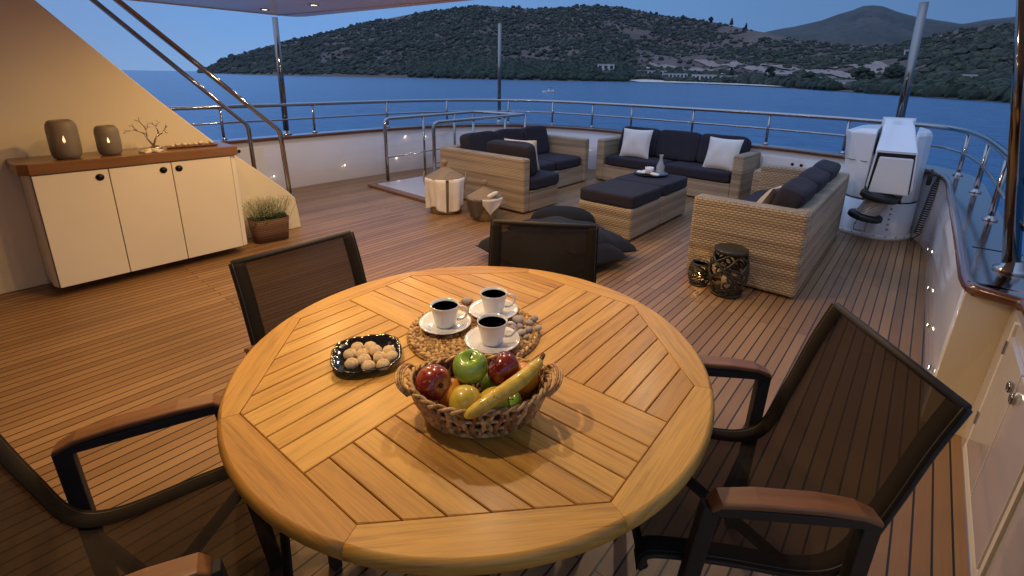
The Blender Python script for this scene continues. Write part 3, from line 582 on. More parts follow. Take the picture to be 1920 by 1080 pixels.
# small courtesy lights in the bulwark
def led(p, nrm, label):
    t = thing('courtesy_light', label, 'light', p, 0, 'small round courtesy lights set in the bulwark')
    q = Vector((0, 0, 1)).rotation_difference(Vector(nrm)).to_matrix().to_4x4()
    e = MB(); e.lathe([(.015, -.002), (.015, .005), (.011, .007)], 18, M_=q); obj('bezel', e, 'steel', t); e = MB(); e.lathe([(.010, .0075), (0, .008)], 16, M_=q); obj('lens', e, 'led', t)
    l = bpy.data.lights.new('led_glow', 'POINT'); l.energy = .03; l.color = (1, .8, .6); l.shadow_soft_size = .01; lo = bpy.data.objects.new('led_glow', l); COL.objects.link(lo); lo.parent = t; lo.location = Vector(nrm) * .04
led((-6.408, 3.77, .215), (1, 0, 0), 'round lit courtesy light in port bulwark left of the stair opening'); led((-6.385, 4.67, .222), (1, 0, 0), 'round lit courtesy light in port bulwark seen through the stair rail')
led((-6.41, 2.75, .2), (1, 0, 0), 'round lit courtesy light beside the foot of the stair handrail')
led((-6.388, 4.85, .56), (1, 0, 0), 'small dim light high in the port bulwark behind the stair rail'); led((-6.33, 5.2, .54), (1, 0, 0), 'second small dim light high in the port bulwark behind the stair rail')
led((.207, 5.30, .13), (-1, 0, .03), 'round lit light low in starboard bulwark past the crane'); led((.222, 4.25, .13), (-1, 0, .03), 'small lit light low in starboard bulwark, middle of three')
led((.228, 3.55, .13), (-1, 0, .03), 'small lit light low in starboard bulwark nearer the chair'); led((.231, 2.85, .19), (-1, 0, .03), 'small lit light low in starboard bulwark by the chair back')
# deckhouse that closes the deck forward of the table
dh = thing('deckhouse', 'cream deckhouse front with tall dark glass doors, forward of the dining table', 'wall', (0, -3.0, 0))
e = MB(); e.box(-4.74, .6, -.12, 0, 0, .12); e.box(-4.74, .6, -.12, 0, 2.0, 2.17); e.box(-4.74, -3.9, -.12, 0, .12, 2.0); e.box(-.3, .6, -.12, 0, .12, 2.0); obj('wall', e, 'wallw', dh)
for k in range(4):
    e = MB(); e.box(-3.88 + .9 * k, -3.02 + .9 * k, -.08, -.05, .12, 2.0); d = obj('door', e, 'win', dh); e = MB(); e.box(-3.02 + .9 * k, -3.0 + .9 * k, -.09, -.04, .12, 2.0); obj('frame', e, 'steel', d)
# ------------------------------------------------------------------ slanted side wall and stair handrails
sw = thing('side_wall', 'cream superstructure wall with a slanted edge behind the sideboard', 'wall')
wp = [(2.212, 0), (2.20, .16), (2.181, .31), (2.12, .385), (2.073, .43), (1.80, .69), (1.536, .925), (1.207, 1.265), (.929, 1.575), (.73, 1.80), (.60, 1.95), (.40, 2.17), (-3, 2.17), (-3, 0)]
e = MB(); n = len(wp); e.add([(-4.67, y_, z_) for y_, z_ in wp] + [(-4.74, y_, z_) for y_, z_ in wp], [tuple(range(n)), tuple(range(2 * n - 1, n - 1, -1))] + [(i, n + i, n + (i + 1) % n, (i + 1) % n) for i in range(n)]); obj('panel', e, 'wallw', sw, 0.006)
def rail(pts, r, label):
    t = thing('handrail', label, 'handrail', pts[0]); P = [Vector(p) - Vector(pts[0]) for p in pts]; e = MB(); e.tube(P, r, 12); obj('rail', e, 'steel', t)
    e = MB(); e.lathe([(r * 1.5, 0), (r * 1.5, .01), (r, .02)], 16); obj('foot', e, 'steel', t)
rail([(-4.72, 2.16, .33), (-4.72, 2.135, .93), (-4.72, 2.12, .975), (-4.72, 2.07, 1.03), (-4.72, .88, 2.17)], .022, 'brass toned steel handrail slanting up from the foot of the slanted wall')
rail([(-5.55, 2.19, 0.0), (-5.55, 2.18, .92), (-5.55, 2.165, .965), (-5.55, 2.11, 1.02), (-5.55, .98, 2.17)], .022, 'far steel stair handrail slanting up left of the nearer one')
# stair well guard
sg = thing('stairwell_guard', 'U shaped steel guard rail around the stair opening', 'railing')
a, b, c, d = (-5.80, 4.08), (-6.06, 6.1), (-5.12, 6.35), (-4.97, 4.25)
def rnd(P, z): return smooth_path([(*p, z) for p in P], 1)
e = MB(); e.tube([(a[0], a[1], .0), (a[0], a[1], .84), (a[0] - .01, a[1] + .02, .88), (a[0] - .02, a[1] + .07, .90), (b[0], b[1] - .06, .90), (b[0] + .05, b[1], .90), (c[0] - .04, c[1], .90), (c[0], c[1] - .05, .90), (d[0], d[1] + .07, .90), (d[0], d[1] + .02, .88), (d[0], d[1], .84), (d[0], d[1], 0)], .024, 12); obj('top_rail', e, 'steel', sg)
e = MB(); e.tube([(*a, .36), (*b, .36), (*c, .36), (*d, .36)], .011, 8); obj('mid_rail', e, 'steel', sg)
for t_ in (.38, .74):
    for (p, q) in ((a, b), (d, c)):
        e = MB(); X_ = (p[0] + (q[0] - p[0]) * t_, p[1] + (q[1] - p[1]) * t_); e.tube([(*X_, 0), (*X_, .89)], .018, 8); obj('post', e, 'steel', sg)
for X_ in (b, c): e = MB(); e.tube([(*X_, 0), (*X_, .89)], .02, 8); obj('post', e, 'steel', sg)
hc = thing('stair_hatch', 'grey hatch cover in a teak coaming in front of the stair rail', 'hatch', (-5.05, 4.1, 0), math.radians(-2))
e = MB(); e.box(-.62, .62, -.30, 1.9, .004, .045); obj('cover', e, 'hatch', hc, 0.01)
e = MB(); e.box(-.72, .72, -.40, -.31, .002, .038); e.box(-.72, -.63, -.309, 1.95, .002, .038); e.box(.63, .72, -.309, 1.95, .002, .038); obj('coaming', e, 'arm', hc, 0.008)
#==OBJECTS==
def cushion(mb, c, s, n=6, dome=.14, M_=None, seed=0, k=9):
    rg = random.Random(seed + 1); ph = [rg.uniform(0, 6) for _ in range(4)]
    for ax in range(3):
        for sg_ in (-1, 1):
            def fn(u, v, ax=ax, sg_=sg_):
                p = [0, 0, 0]; p[ax] = sg_; p[(ax + 1) % 3] = (u * 2 - 1) * sg_; p[(ax + 2) % 3] = v * 2 - 1
                L = sum(abs(q) ** n for q in p) ** (1 / n); p = [q / L for q in p]
                d = 1 - dome * (p[0] ** 4 + p[1] ** 4) + .03 * math.sin(3 * p[0] + ph[0]) * math.sin(2.5 * p[1] + ph[1])
                q = Vector((c[0] + p[0] * s[0] / 2, c[1] + p[1] * s[1] / 2, c[2] + p[2] * s[2] / 2 * d))
                return M_ @ q if M_ is not None else q
            mb.grid(fn, k, k)
    return mb
def pillow_mesh(wd, ht, th, seed=0, n=18):
    mb = MB(); rg = random.Random(seed); p1, p2 = rg.uniform(0, 6), rg.uniform(0, 6)
    for sg_ in (-1, 1):
        def fn(u, v, sg_=sg_):
            a, b = u * 2 - 1, v * 2 - 1; e = max(0, (1 - abs(a) ** 2.6) * (1 - abs(b) ** 2.6)) ** .5
            xx = a * (1 - .07 * (1 - b * b)); yy = b * (1 - .07 * (1 - a * a))
            cr = 1 + .06 * math.sin(5 * a + p1) * math.cos(4 * b + p2)
            return Vector((xx * wd / 2 * sg_, sg_ * th / 2 * e * cr, yy * ht / 2 + ht / 2))
        mb.grid(fn, n, n)
    return mb
def frame_M(loc, rz, tilt=0):   # tilt leans the top backwards (+y)
    return Matrix.Translation(loc) @ Matrix.Rotation(rz, 4, 'Z') @ Matrix.Rotation(-tilt, 4, 'X')
def throw(name, label, loc, rz, tilt, wd, ht, th, mat, seed=0, group='throw pillows on the wicker sofas'):
    o = obj(name, pillow_mesh(wd, ht, th, seed), mat, None); o.location = loc; o.rotation_euler = Matrix.Rotation(rz, 3, 'Z').__matmul__(Matrix.Rotation(-tilt, 3, 'X')).to_euler()
    return tag(o, label, 'pillow', group)
def back_cush(par, loc, rz, tilt, wd, ht, th, seed=0):
    mb = MB(); cushion(mb, (0, 0, ht / 2), (wd, th, ht), 7.5, 0, frame_M(loc, rz, tilt), seed, 9)
    return obj('back_cushion', mb, 'cush', par)
# ------------------------------------------------------------------ sofa on the right (two ends face the camera)
s = thing('wicker_sofa', 'beige wicker sofa with its end panel toward the camera, beside the two black lanterns', 'sofa', (-.88, 4.705, 0))
X0, X1, Y0, Y1, HH = -.40, .385, -1.025, 1.025, .64
e = MB(); e.box(X0, X1, Y0, Y0 + .13, .015, HH); obj('arm', e, 'wick', s, .026, 4)
e = MB(); e.box(X0, X1, Y1 - .13, Y1, .015, HH); obj('arm', e, 'wick', s, .026, 4)
e = MB(); e.box(X1 - .115, X1, Y0 + .13, Y1 - .13, .015, HH - .004); obj('backrest', e, 'wick', s, .026, 4)
e = MB(); e.box(X0 + .01, X1 - .115, Y0 + .13, Y1 - .13, .015, .25); obj('seat_base', e, 'wick', s, .008)
for k in range(2): yc = (-.45, .45)[k]; e = MB(); cushion(e, (-.05, yc, .32), (.66, .885, .15), 9, .05, None, k); obj('seat_cushion', e, 'cush', s)
for k, yc in enumerate((-.60, 0, .60)): back_cush(s, (.13, yc, .38), -PI / 2, math.radians(16), .58, .40, .19, k)
throw('throw_pillow', 'beige striped pillow with a pale top leaning inside the right hand sofa', (-.93, 4.18, .385), -PI / 2 - .25, math.radians(30), .44, .40, .13, 'stripe', 3)
# ------------------------------------------------------------------ sofa at the stern
s = thing('wicker_sofa', 'long wicker sofa with three dark back cushions facing the camera at the stern', 'sofa', (-2.66, 6.66, 0), math.radians(-4))
W2 = 1.07
for sg_ in (-1, 1):
    e = MB(); e.box(min(sg_ * W2, sg_ * (W2 - .13)), max(sg_ * W2, sg_ * (W2 - .13)), -.36, .40, .015, .62); obj('arm', e, 'wick', s, .026, 4)
e = MB(); e.box(-W2 + .13, W2 - .13, .29, .40, .015, .616); obj('backrest', e, 'wick', s, .01)
e = MB(); e.box(-W2 + .13, W2 - .13, -.35, .29, .015, .25); obj('seat_base', e, 'wick', s, .008)
for k in (-1, 1): e = MB(); cushion(e, (k * .47, -.03, .32), (.935, .66, .15), 9, .05, None, k + 5); obj('seat_cushion', e, 'cush', s)
for k, xc in enumerate((-.62, 0, .62)): back_cush(s, (xc, .08, .38), 0, math.radians(15), .64, .42, .18, k + 4)
throw('throw_pillow', 'white square pillow at the left end of the stern sofa', (-3.20, 6.50, .39), math.radians(6), math.radians(16), .44, .42, .13, 'pil', 1)
throw('throw_pillow', 'white square pillow at the right end of the stern sofa', (-1.96, 6.40, .385), math.radians(-8), math.radians(18), .44, .42, .13, 'pil', 2)
# side table between stern sofa and right sofa
s = thing('side_table', 'low wicker corner table tucked between the stern sofa and right hand sofa', 'table', (-1.22, 6.22, 0)); e = MB(); e.box(-.22, .22, -.22, .22, .015, .50); obj('body', e, 'wick', s, .01)
# ------------------------------------------------------------------ corner sofa at left
s = thing('corner_sofa', 'L shaped wicker corner sofa seen from behind, beside the stair rail', 'sofa', (-3.30, 4.09, 0))
e = MB(); e.box(-1.39, 0, 0, .12, .015, .63); obj('backrest', e, 'wick', s, .026, 4)
e = MB(); e.box(-1.39, -1.275, .12, 2.0, .015, .63); obj('backrest', e, 'wick', s, .026, 4)
e = MB(); e.box(-1.39, -.47, 2.0, 2.12, .015, .64); obj('arm', e, 'wick', s, .026, 4)
e = MB(); e.box(-1.275, .0, .12, .66, .015, .25); obj('seat_base', e, 'wick', s, .008)
e = MB(); e.box(-1.275, -.49, .66, 2.0, .015, .25); obj('seat_base', e, 'wick', s, .008)
e = MB(); cushion(e, (-.24, .42, .32), (.50, .60, .15), 8, .05, None, 8); obj('seat_cushion', e, 'cush', s)
for k, yc in enumerate((1.0, 1.66)): e = MB(); cushion(e, (-.86, yc, .32), (.76, .66, .15), 8, .05, None, k + 9); obj('seat_cushion', e, 'cush', s)
e = MB(); cushion(e, (-.87, .42, .32), (.78, .60, .15), 8, .05, None, 12); obj('seat_cushion', e, 'cush', s)
back_cush(s, (-.40, .30, .38), PI, math.radians(12), .66, .39, .17, 11); 
for k, yc in enumerate((.50, 1.06, 1.64)): back_cush(s, (-1.10, yc, .38), PI / 2, math.radians(14), .56, .42, .18, k + 13)
throw('throw_pillow', 'white pillow leaning in the corner sofa against the dark cushions', (-3.72, 4.62, .395), math.radians(197), math.radians(22), .42, .42, .13, 'pil', 5)
# ------------------------------------------------------------------ ottomans and tray
def ottoman(y0, y1, label):
    s = thing('ottoman', label, 'ottoman', (-2.44, (y0 + y1) / 2, 0), math.radians(-13), 'wicker ottomans pushed together'); h = (y1 - y0) / 2
    e = MB(); e.box(-.40, .40, -h + .005, h - .005, .015, .31); obj('base', e, 'wick', s, .026, 4)
    e = MB(); cushion(e, (0, 0, .375), (.82, 2 * h - .005, .14), 12, .03, None, int(y0 * 10)); obj('cushion', e, 'cush', s)
    return s
def place(o, x, y, rz): o.location = (x, y, 0); o.rotation_euler = (0, 0, rz)
for (y0, y1, lb) in ((4.03, 4.705, 'nearer wicker ottoman with dark cushion and warm lit front'), (4.715, 5.40, 'farther wicker ottoman with dark cushion carrying the round black tray')):
    o = ottoman(y0, y1, lb); o.location = (-2.25, (y0 + y1) / 2, 0); o.rotation_euler = (0, 0, 0)
    for c in o.children:
        if c.name.startswith('base'): me = MB(); h = (y1 - y0) / 2; me.box(-.295, .295, -h + .004, h - .004, .015, .325); c.data = me.mesh('base'); c.data.materials.append(M['wick'])
        else: me = MB(); cushion(me, (0, 0, .385), (.60, 2 * h - .004, .125), 14, .02, None, 3); c.data = me.mesh('cushion'); c.data.materials.append(M['cush'])
TX, TY, TZ = -2.31, 5.16, .450
e = MB(); e.lathe([(.17, .004), (.185, .012), (.19, .028), (.183, .026), (.165, .012), (0, .010)], 40, (0, 0, 0)); o = obj('serving_tray', e, 'plateb'); o.location = (TX, TY, TZ - .004); tag(o, 'round black serving tray on the farther ottoman', 'tray')
e = MB(); e.lathe([(.030, 0), (.042, .01), (.048, .05), (.05, .075), (.046, .073), (.042, .02), (0, .015)], 24); o = obj('bowl', e, 'china'); o.location = (TX - .02, TY + .0, TZ + .007); tag(o, 'white deep bowl in the middle of the black tray', 'bowl')
e = MB(); e.lathe([(.035, 0), (.045, .01), (.047, .09), (.03, .135), (.018, .165), (.018, .2), (.024, .225), (.021, .225), (.015, .2), (.015, .165), (.027, .133), (.042, .09), (.04, .014), (0, .012)], 28); o = obj('carafe', e, 'clear'); o.location = (TX + .085, TY + .05, TZ + .007); tag(o, 'clear glass carafe standing at the back of the black tray', 'carafe')
for k, (dx, dy, rz, lb) in enumerate([(-.10, -.04, .4, 'white folded napkin at the left rim of the black tray'), (-.075, .05, 1.2, 'white folded napkin behind the bowl on the black tray'), (.07, -.05, .1, 'white napkin curl beside the carafe on the black tray')]):
    e = MB(); cushion(e, (0, 0, .014), (.10, .07, .028), 4, .3, None, k, 5); o = obj('napkin', e, 'towel'); o.location = (TX + dx, TY + dy, TZ + .008); o.rotation_euler = (0, .1, rz); tag(o, lb, 'napkin', 'napkins on the black tray')
# ------------------------------------------------------------------ floor cushions
def floor_cushion(name, label, loc, rz, wd, th, mat, tilt=(0, 0), seed=0):
    mb = MB()
    for sg_ in (-1, 1):
        def fn(u, v, sg_=sg_):
            a, b = u * 2 - 1, v * 2 - 1; ex = max(0, (1 - abs(a) ** 3) * (1 - abs(b) ** 3)) ** .5
            xx = a * (1 - .08 * (1 - b * b)); yy = b * (1 - .08 * (1 - a * a)); wv = 1 + .10 * math.sin(6 * a + seed) * math.cos(5 * b + seed * 2) + .04 * math.sin(14 * a * b + seed)
            lo = .45 if sg_ < 0 else 1.0
            return Vector((xx * wd / 2 * sg_, yy * wd / 2, th * .5 * ex * wv * sg_ * lo))
        mb.grid(fn, 26, 26)
    o = obj(name, mb, mat); o.location = loc; o.rotation_euler = (tilt[0], tilt[1], rz); return tag(o, label, 'floor cushion', 'floor cushions on the deck')
floor_cushion('floor_cushion', 'lower charcoal floor cushion lying flat behind the middle chair', (-2.22, 3.12, .10), math.radians(75), .92, .38, 'bean', (0, 0), 1)
floor_cushion('floor_cushion', 'upper charcoal floor cushion leaning on the lower one behind the middle chair', (-2.17, 3.36, .16), math.radians(80), .84, .30, 'bean', (math.radians(0), math.radians(11)), 2)
e = MB(); cushion(e, (0, 0, .165), (.62, .40, .335), 2.6, 0, None, 4, 12); o = obj('beanbag', e, 'bean2'); o.location = (-2.47, 3.66, -.005); o.rotation_euler = (0, 0, math.radians(25)); tag(o, 'round topped black beanbag peeking above the middle chair back', 'beanbag')
# ------------------------------------------------------------------ lattice lanterns
def lantern(loc, rad, h, label, seed, candle=False):
    s = thing('lattice_lantern', label, 'lantern', loc, 0, 'black lattice lanterns by the wicker sofa'); rg = random.Random(seed)
    R_ = lambda t: rad * (.80 + .20 * math.sin(PI * min(1, max(0, t)))) 
    e = MB(); e.lathe([(rad * .80, 0), (rad * .84, .0), (rad * .85, h * .05), (rad * .80, h * .06), (rad * .1, h * .06)], 32); obj('base', e, 'lat', s)
    e = MB(); e.lathe([(rad * .86, h * .93), (rad * .90, h * .95), (rad * .90, h), (rad * .84, h + .004), (0, h + .002)] if not candle else [(rad * .80, h * .93), (rad * .84, h * .95), (rad * .84, h), (rad * .70, h), (rad * .70, h * .93)], 32); obj('rim', e, 'lat', s)
    e = MB()
    for k in range(26):
        a0 = rg.random() * 2 * PI; t0 = rg.uniform(0, .75); ln = rg.uniform(.5, 1.3); dr = rg.choice((-1, 1)) * rg.uniform(.5, 2.4); P = []
        for q in range(11):
            u = q / 10; tt = min(1, max(0, t0 + ln * u * .6)); a = a0 + dr * u; r = R_(tt); P.append((r * math.cos(a), r * math.sin(a), h * (.05 + .9 * tt)))
        e.tube(P, rad * .075, 6, flat=(1, 1))
    for k in range(14):
        a0 = rg.random() * 2 * PI; t0 = rg.uniform(.12, .88); P = []
        for q in range(13): a = a0 + q / 12 * 2 * PI; rr_ = rad * .22; z_ = t0 * h + math.sin(a) * rr_; aa = a0 + math.cos(a) * .26; r = R_(z_ / h); P.append((r * math.cos(aa), r * math.sin(aa), min(h * .95, max(h * .05, z_))))
        e.tube(P, rad * .06, 6)
    obj('lattice', e, 'lat', s)
    e = MB(); e.lathe([(rad * .30, h * .06), (rad * .30, h * .36), (0, h * .37)], 16); c = obj('candle', e, 'wax', s)
    if candle: 
        e = MB(); e.lathe([(0, h * .37), (.006, h * .42), (.004, h * .5), (0, h * .58)], 8); obj('flame', e, 'flame', c)
        l = bpy.data.lights.new('candle_glow', 'POINT'); l.energy = .35; l.color = (1, .45, .12); l.shadow_soft_size = .01; lo = bpy.data.objects.new('candle_glow', l); COL.objects.link(lo); lo.parent = s; lo.location = (0, 0, h * .55)
lantern((-.905, 3.50, 0), .128, .345, 'tall black lattice lantern with closed top beside the wicker sofa', 3)
lantern((-1.115, 3.53, 0), .078, .175, 'small round black lattice lantern glowing amber beside the taller one', 8, True)
# ------------------------------------------------------------------ lidded baskets and towels
def lidded(loc, rb, rt, h, lidh, knob, label, handles, rz=0):
    s = thing('lidded_basket', label, 'basket', loc, rz, 'straw baskets with pointed lids')
    e = MB(); e.lathe([(rb, 0), (rb + .01, .01), (rb + (rt - rb) * .6, h * .5), (rt, h), (rt - .012, h), (rb - .01, .02), (0, .015)], 40); obj('body', e, 'straw', s)
    e = MB(); P = [(rt + .012, h - .012), (rt + .016, h + .004)] + [(rt * (1 - u) + .012, h + .004 + lidh * (u * .9 + .1 * u * u)) for u in (.15, .3, .45, .6, .75, .88)] + [(.016, h + lidh), (.014, h + lidh + .012), (knob * .8, h + lidh + .02), (knob, h + lidh + .02 + knob * .8), (knob * .75, h + lidh + .02 + knob * 1.5), (0, h + lidh + .02 + knob * 1.75)]
    e.lathe(P, 40); obj('lid', e, 'straw', s)
    if handles:
        for sg_ in (-1, 1):
            e = MB(); e.tube([(sg_ * (rt + .006), -.055, h * .72), (sg_ * (rt + .03), -.05, h * .95), (sg_ * (rt + .028), -.02, h + .055), (sg_ * (rt + .028), .02, h + .055), (sg_ * (rt + .03), .05, h * .95), (sg_ * (rt + .006), .055, h * .72)], .009, 8); obj('handle', e, 'straw', s)
    return s
def towel(name, label, loc, rt, rb, h, a0, a1, drop, mat, lobe=8, seed=0, fold=.012, group=None, flare=0):
    mb = MB(); rg = random.Random(seed); ph = [rg.uniform(0, 6) for _ in range(5)]
    def fn(u, v):
        a = a0 + (a1 - a0) * u; z = h + .006 - v * (drop(u)); k = max(0, z) / h; r = rb + (rt - rb) * k + .010 + .006 * v + flare * v
        r += (fold * (.25 + v)) * (math.sin(lobe * a + ph[0] + .6 * math.sin(3 * v + ph[1])) * .6 + .4 * math.sin(2.3 * lobe * a + ph[2])) + fold * .5
        if v < .06: r -= .012 * (1 - v / .06)
        return Vector((r * math.cos(a), r * math.sin(a), max(.004, z)))
    mb.grid(fn, 90, 26); o = obj(name, mb, mat, None, solid=.008); o.location = loc; return tag(o, label, 'towel', group)
B1 = (-4.06, 3.62, 0); B2 = (-3.52, 3.70, 0)
lidded(B1, .165, .205, .40, .12, .036, 'taller straw basket with pointed lid, draped in white towels', True, math.radians(42))
lidded(B2, .115, .185, .245, .115, .033, 'shorter straw basket with pointed lid beside the taller one', False)
G = 'towels hanging over the lidded baskets'
ca = math.atan2(-B1[1], -B1[0])
towel('towel', 'cream towel wrapping the left side of the taller basket', B1, .205, .165, .40, ca - 1.6, ca + .02, lambda u: .37 - .04 * math.sin(PI * u) + .012 * math.sin(9 * u), 'towel', 6, 1, .024, G)
towel('towel', 'cream towel wrapping the right side of the taller basket', B1, .205, .165, .40, ca + .17, ca + 1.5, lambda u: .375 - .07 * u + .015 * math.sin(7 * u), 'towel', 5, 4, .024, G)
ca = math.atan2(-B2[1], -B2[0])
towel('towel', 'dark grey towel hanging from the shorter basket', B2, .185, .115, .245, ca - 1.55, ca + .05, lambda u: .225 * math.sin(PI * min(1, u * .9 + .12)) ** .5, 'towelg', 8, 2, .016, G)
towel('towel', 'white towel corner tossed over the right of the shorter basket', B2, .19, .13, .25, ca - .12, ca + 1.15, lambda u: .02 + .16 * max(0, 1 - abs(u - .38) / .5), 'pil', 5, 3, .012, G)
e = MB(); cushion(e, (0, 0, 0), (.17, .07, .05), 3, .2, Matrix.Rotation(-.55, 4, 'Y'), 3, 7); o = obj('towel', e, 'pil'); o.location = (B2[0] + .13, B2[1] - .06 + .02, .285); o.rotation_euler = (0, 0, math.radians(25)); tag(o, 'white twisted towel end sticking up right of the shorter basket lid', 'towel', G)
# ------------------------------------------------------------------ sideboard
sb = thing('sideboard', 'cream hanging sideboard with brown wood top and three doors', 'cabinet', (-4.665, .94, 0))
e = MB(); poly = [(0.0, -.62), (.30, -.62), (.345, -.605), (.365, -.57), (.365, .60), (.35, .62), (0, .62)]
e.prism(poly, .068, .845); obj('body', e, 'cabw', sb, .006)
e = MB(); e.prism([(0, -.665), (.28, -.665), (.35, -.65), (.385, -.60), (.385, .625), (.37, .64), (0, .64)], .847, .92); obj('countertop', e, 'counter', sb, .006, 3)
for k, (y0, y1, hy) in enumerate([(-.595, -.212, -.262), (-.206, .160, .108), (.166, .575, .208)]):
    e = MB(); e.box(.3652, .376, y0, y1, .072, .84); d = obj('door', e, 'cabw', sb, .002)
    e = MB(); e.lathe([(.024, 0), (.024, .0025), (.018, .003)], 24, M_=Matrix.Translation((.3765, hy, .79)) @ Matrix.Rotation(PI / 2, 4, 'Y')); e.lathe([(.018, .0032), (0, .0033)], 20, M_=Matrix.Translation((.3765, hy, .79)) @ Matrix.Rotation(PI / 2, 4, 'Y')); obj('finger_hole', e, 'hole', d)
e = MB(); e.box(.3652, .368, -.6, .58, .0705, .842); obj('joint', e, 'seam', sb)
CT = .921
def holder(x, y, r, h, label):
    s = thing('candle_holder', label, 'candle holder', (x, y, CT), 0, 'candle holders on the sideboard')
    P = [(r * .70, 0), (r * .86, h * .03), (r * .97, h * .12), (r, h * .25), (r, h * .76), (r * .95, h * .88), (r * .82, h * .965), (r * .66, h), (r * .62, h * .985), (r * .86, h * .88), (r * .92, h * .74), (r * .92, h * .25), (r * .8, h * .06), (0, h * .05)]
    e = MB(); e.lathe(P, 36); obj('glass', e, 'smoke', s)
    e = MB(); e.lathe([(r * .42, h * .05), (r * .42, h * .40), (0, h * .41)], 20); c = obj('candle', e, 'wax', s)
    e = MB(); e.lathe([(0, h * .41), (.007, h * .44), (.008, h * .47), (.004, h * .54), (0, h * .60)], 10); obj('flame', e, 'flame', c)
    l = bpy.data.lights.new('candle_glow', 'POINT'); l.energy = .5; l.color = (1, .5, .18); l.shadow_soft_size = .01; lo = bpy.data.objects.new('candle_glow', l); COL.objects.link(lo); lo.parent = s; lo.location = (0, 0, h * .56)
holder(-4.405, .555, .082, .255, 'larger smoked glass candle holder at the left of the sideboard'); holder(-4.40, .785, .070, .205, 'smaller smoked glass candle holder beside the larger one')
s = thing('coral_ornament', 'silvery branching metal coral ornament on a small base', 'ornament', (-4.47, 1.06, CT))
e = MB(); e.lathe([(.035, 0), (.042, .012), (.03, .028), (.012, .034), (0, .035)], 16, (.0, .01, 0)); obj('base', e, 'silver', s)
e = MB(); rg = random.Random(4)
def branch(p, d, L, r, dep):
    q = p + d * L; mid = p + d * L * .5 + Vector((rg.uniform(-1, 1), rg.uniform(-1, 1), rg.uniform(-.5, .5))) * L * .06
    e.tube([p, mid, q], [r, r * .85, r * .7], 6)
    if dep == 0: return
    for sg_ in (-1, 1):
        ang = sg_ * rg.uniform(.4, .75); dd = Vector((d.x + rg.uniform(-.25, .25), d.y * math.cos(ang) - d.z * math.sin(ang), d.y * math.sin(ang) + d.z * math.cos(ang))).normalized()
        branch(p + d * L * rg.uniform(.55, 1.0) if sg_ < 0 else q, dd, L * rg.uniform(.5, .72), r * .75, dep - 1)
for sg_ in (-1, 1): branch(Vector((0, .0, .03)), Vector((.05, sg_ * .42, .9)).normalized(), .105, .007, 3)
obj('branches', e, 'silver', s)
e = MB(); V5 = []; N5 = 40
for ring, (k_, z_) in enumerate([(1.0, .004), (.96, .012), (.6, .02), (.25, .028)]):
    for i in range(N5):
        a = 2 * PI * i / N5; c5 = abs(math.cos(2.5 * a)) ** 1.8; r_ = (.022 + .058 * c5) * k_; V5.append((r_ * math.cos(a), r_ * math.sin(a), z_ * (1 if ring else 0)))
V5.append((0, 0, .030)); fs = [tuple(range(N5))[::-1]]
for r_ in range(3):
    for i in range(N5): fs.append((r_ * N5 + i, r_ * N5 + (i + 1) % N5, (r_ + 1) * N5 + (i + 1) % N5, (r_ + 1) * N5 + i))
for i in range(N5): fs.append((3 * N5 + i, 3 * N5 + (i + 1) % N5, 4 * N5))
e.add(V5, fs, True); o = obj('starfish', e, 'star'); o.location = (-4.345, 1.01, CT); o.rotation_euler = (0, 0, .5); tag(o, 'bleached starfish lying in front of the metal coral ornament', 'starfish')
e = MB(); e.hull8([(-.035, -.16, 0), (.035, -.16, 0), (.035, .16, 0), (-.035, .16, 0)], [(-.045, -.18, .014), (.045, -.18, .014), (.045, .18, .014), (-.045, .18, .014)]); o = obj('wooden_tray', e, 'arm', None, .004); o.location = (-4.45, 1.31, CT); o.rotation_euler = (0, 0, -.12); tag(o, 'long narrow tray of shells at the right end of the sideboard', 'tray')
def pebble(x, y, z, r, label, mat='peb', seed=0, group='pebbles on the woven placemat', name='pebble', fl=.62):
    rg = random.Random(seed); mb = MB(); ph_ = [rg.uniform(0, 6) for _ in range(3)]; a_, b_ = rg.uniform(.85, 1.15), rg.uniform(.85, 1.1)
    def fn(u, v):
        th = u * 2 * PI; p = (v - .5) * PI; k = 1 + .10 * math.sin(2 * th + ph_[0]) * math.cos(p) + .07 * math.sin(3 * th + ph_[1]); return Vector((r * a_ * k * math.cos(th) * math.cos(p), r * b_ * k * math.sin(th) * math.cos(p), r * fl * math.sin(p)))
    mb.grid(fn, 18, 10); o = obj(name, mb, mat); o.location = (x, y, z + r * fl); o.rotation_euler = (0, 0, rg.uniform(0, 6)); return tag(o, label, name.replace('_', ' '), group)
for k in range(8):
    pebble(-4.45 + .012 * (-1) ** k, 1.17 + .04 * k, CT + .014, .014 + .004 * (k % 3), '%s pale shell in the narrow tray on the sideboard' % ('first second third fourth fifth sixth seventh last'.split()[k] + ' from the left'), 'star', k + 60, 'shells in the narrow tray', 'shell', .6)
# ------------------------------------------------------------------ planter
PL = (-4.50, 1.835)
e = MB(); outer = []; NP = 48
for (k_, z_) in ((.86, 0), (.93, .10), (1.0, .215), (.90, .215), (.86, .04)):
    for i in range(NP):
        a = 2 * PI * i / NP; q = (abs(math.cos(a)) ** 5 + abs(math.sin(a)) ** 5) ** (-1 / 5); outer.append((.105 * q * math.cos(a) * k_, .165 * q * math.sin(a) * k_, z_))
fs = [tuple(range(NP))[::-1], tuple(range(4 * NP, 5 * NP))]
for r_ in range(4):
    for i in range(NP): fs.append((r_ * NP + i, r_ * NP + (i + 1) % NP, (r_ + 1) * NP + (i + 1) % NP, (r_ + 1) * NP + i))
e.add(outer, fs, True); o = obj('planter_basket', e, 'brownw'); o.location = (PL[0], PL[1], 0); o.rotation_euler = (0, 0, math.radians(-8)); tag(o, 'rectangular brown wicker planter basket at the foot of the slanted wall', 'basket')
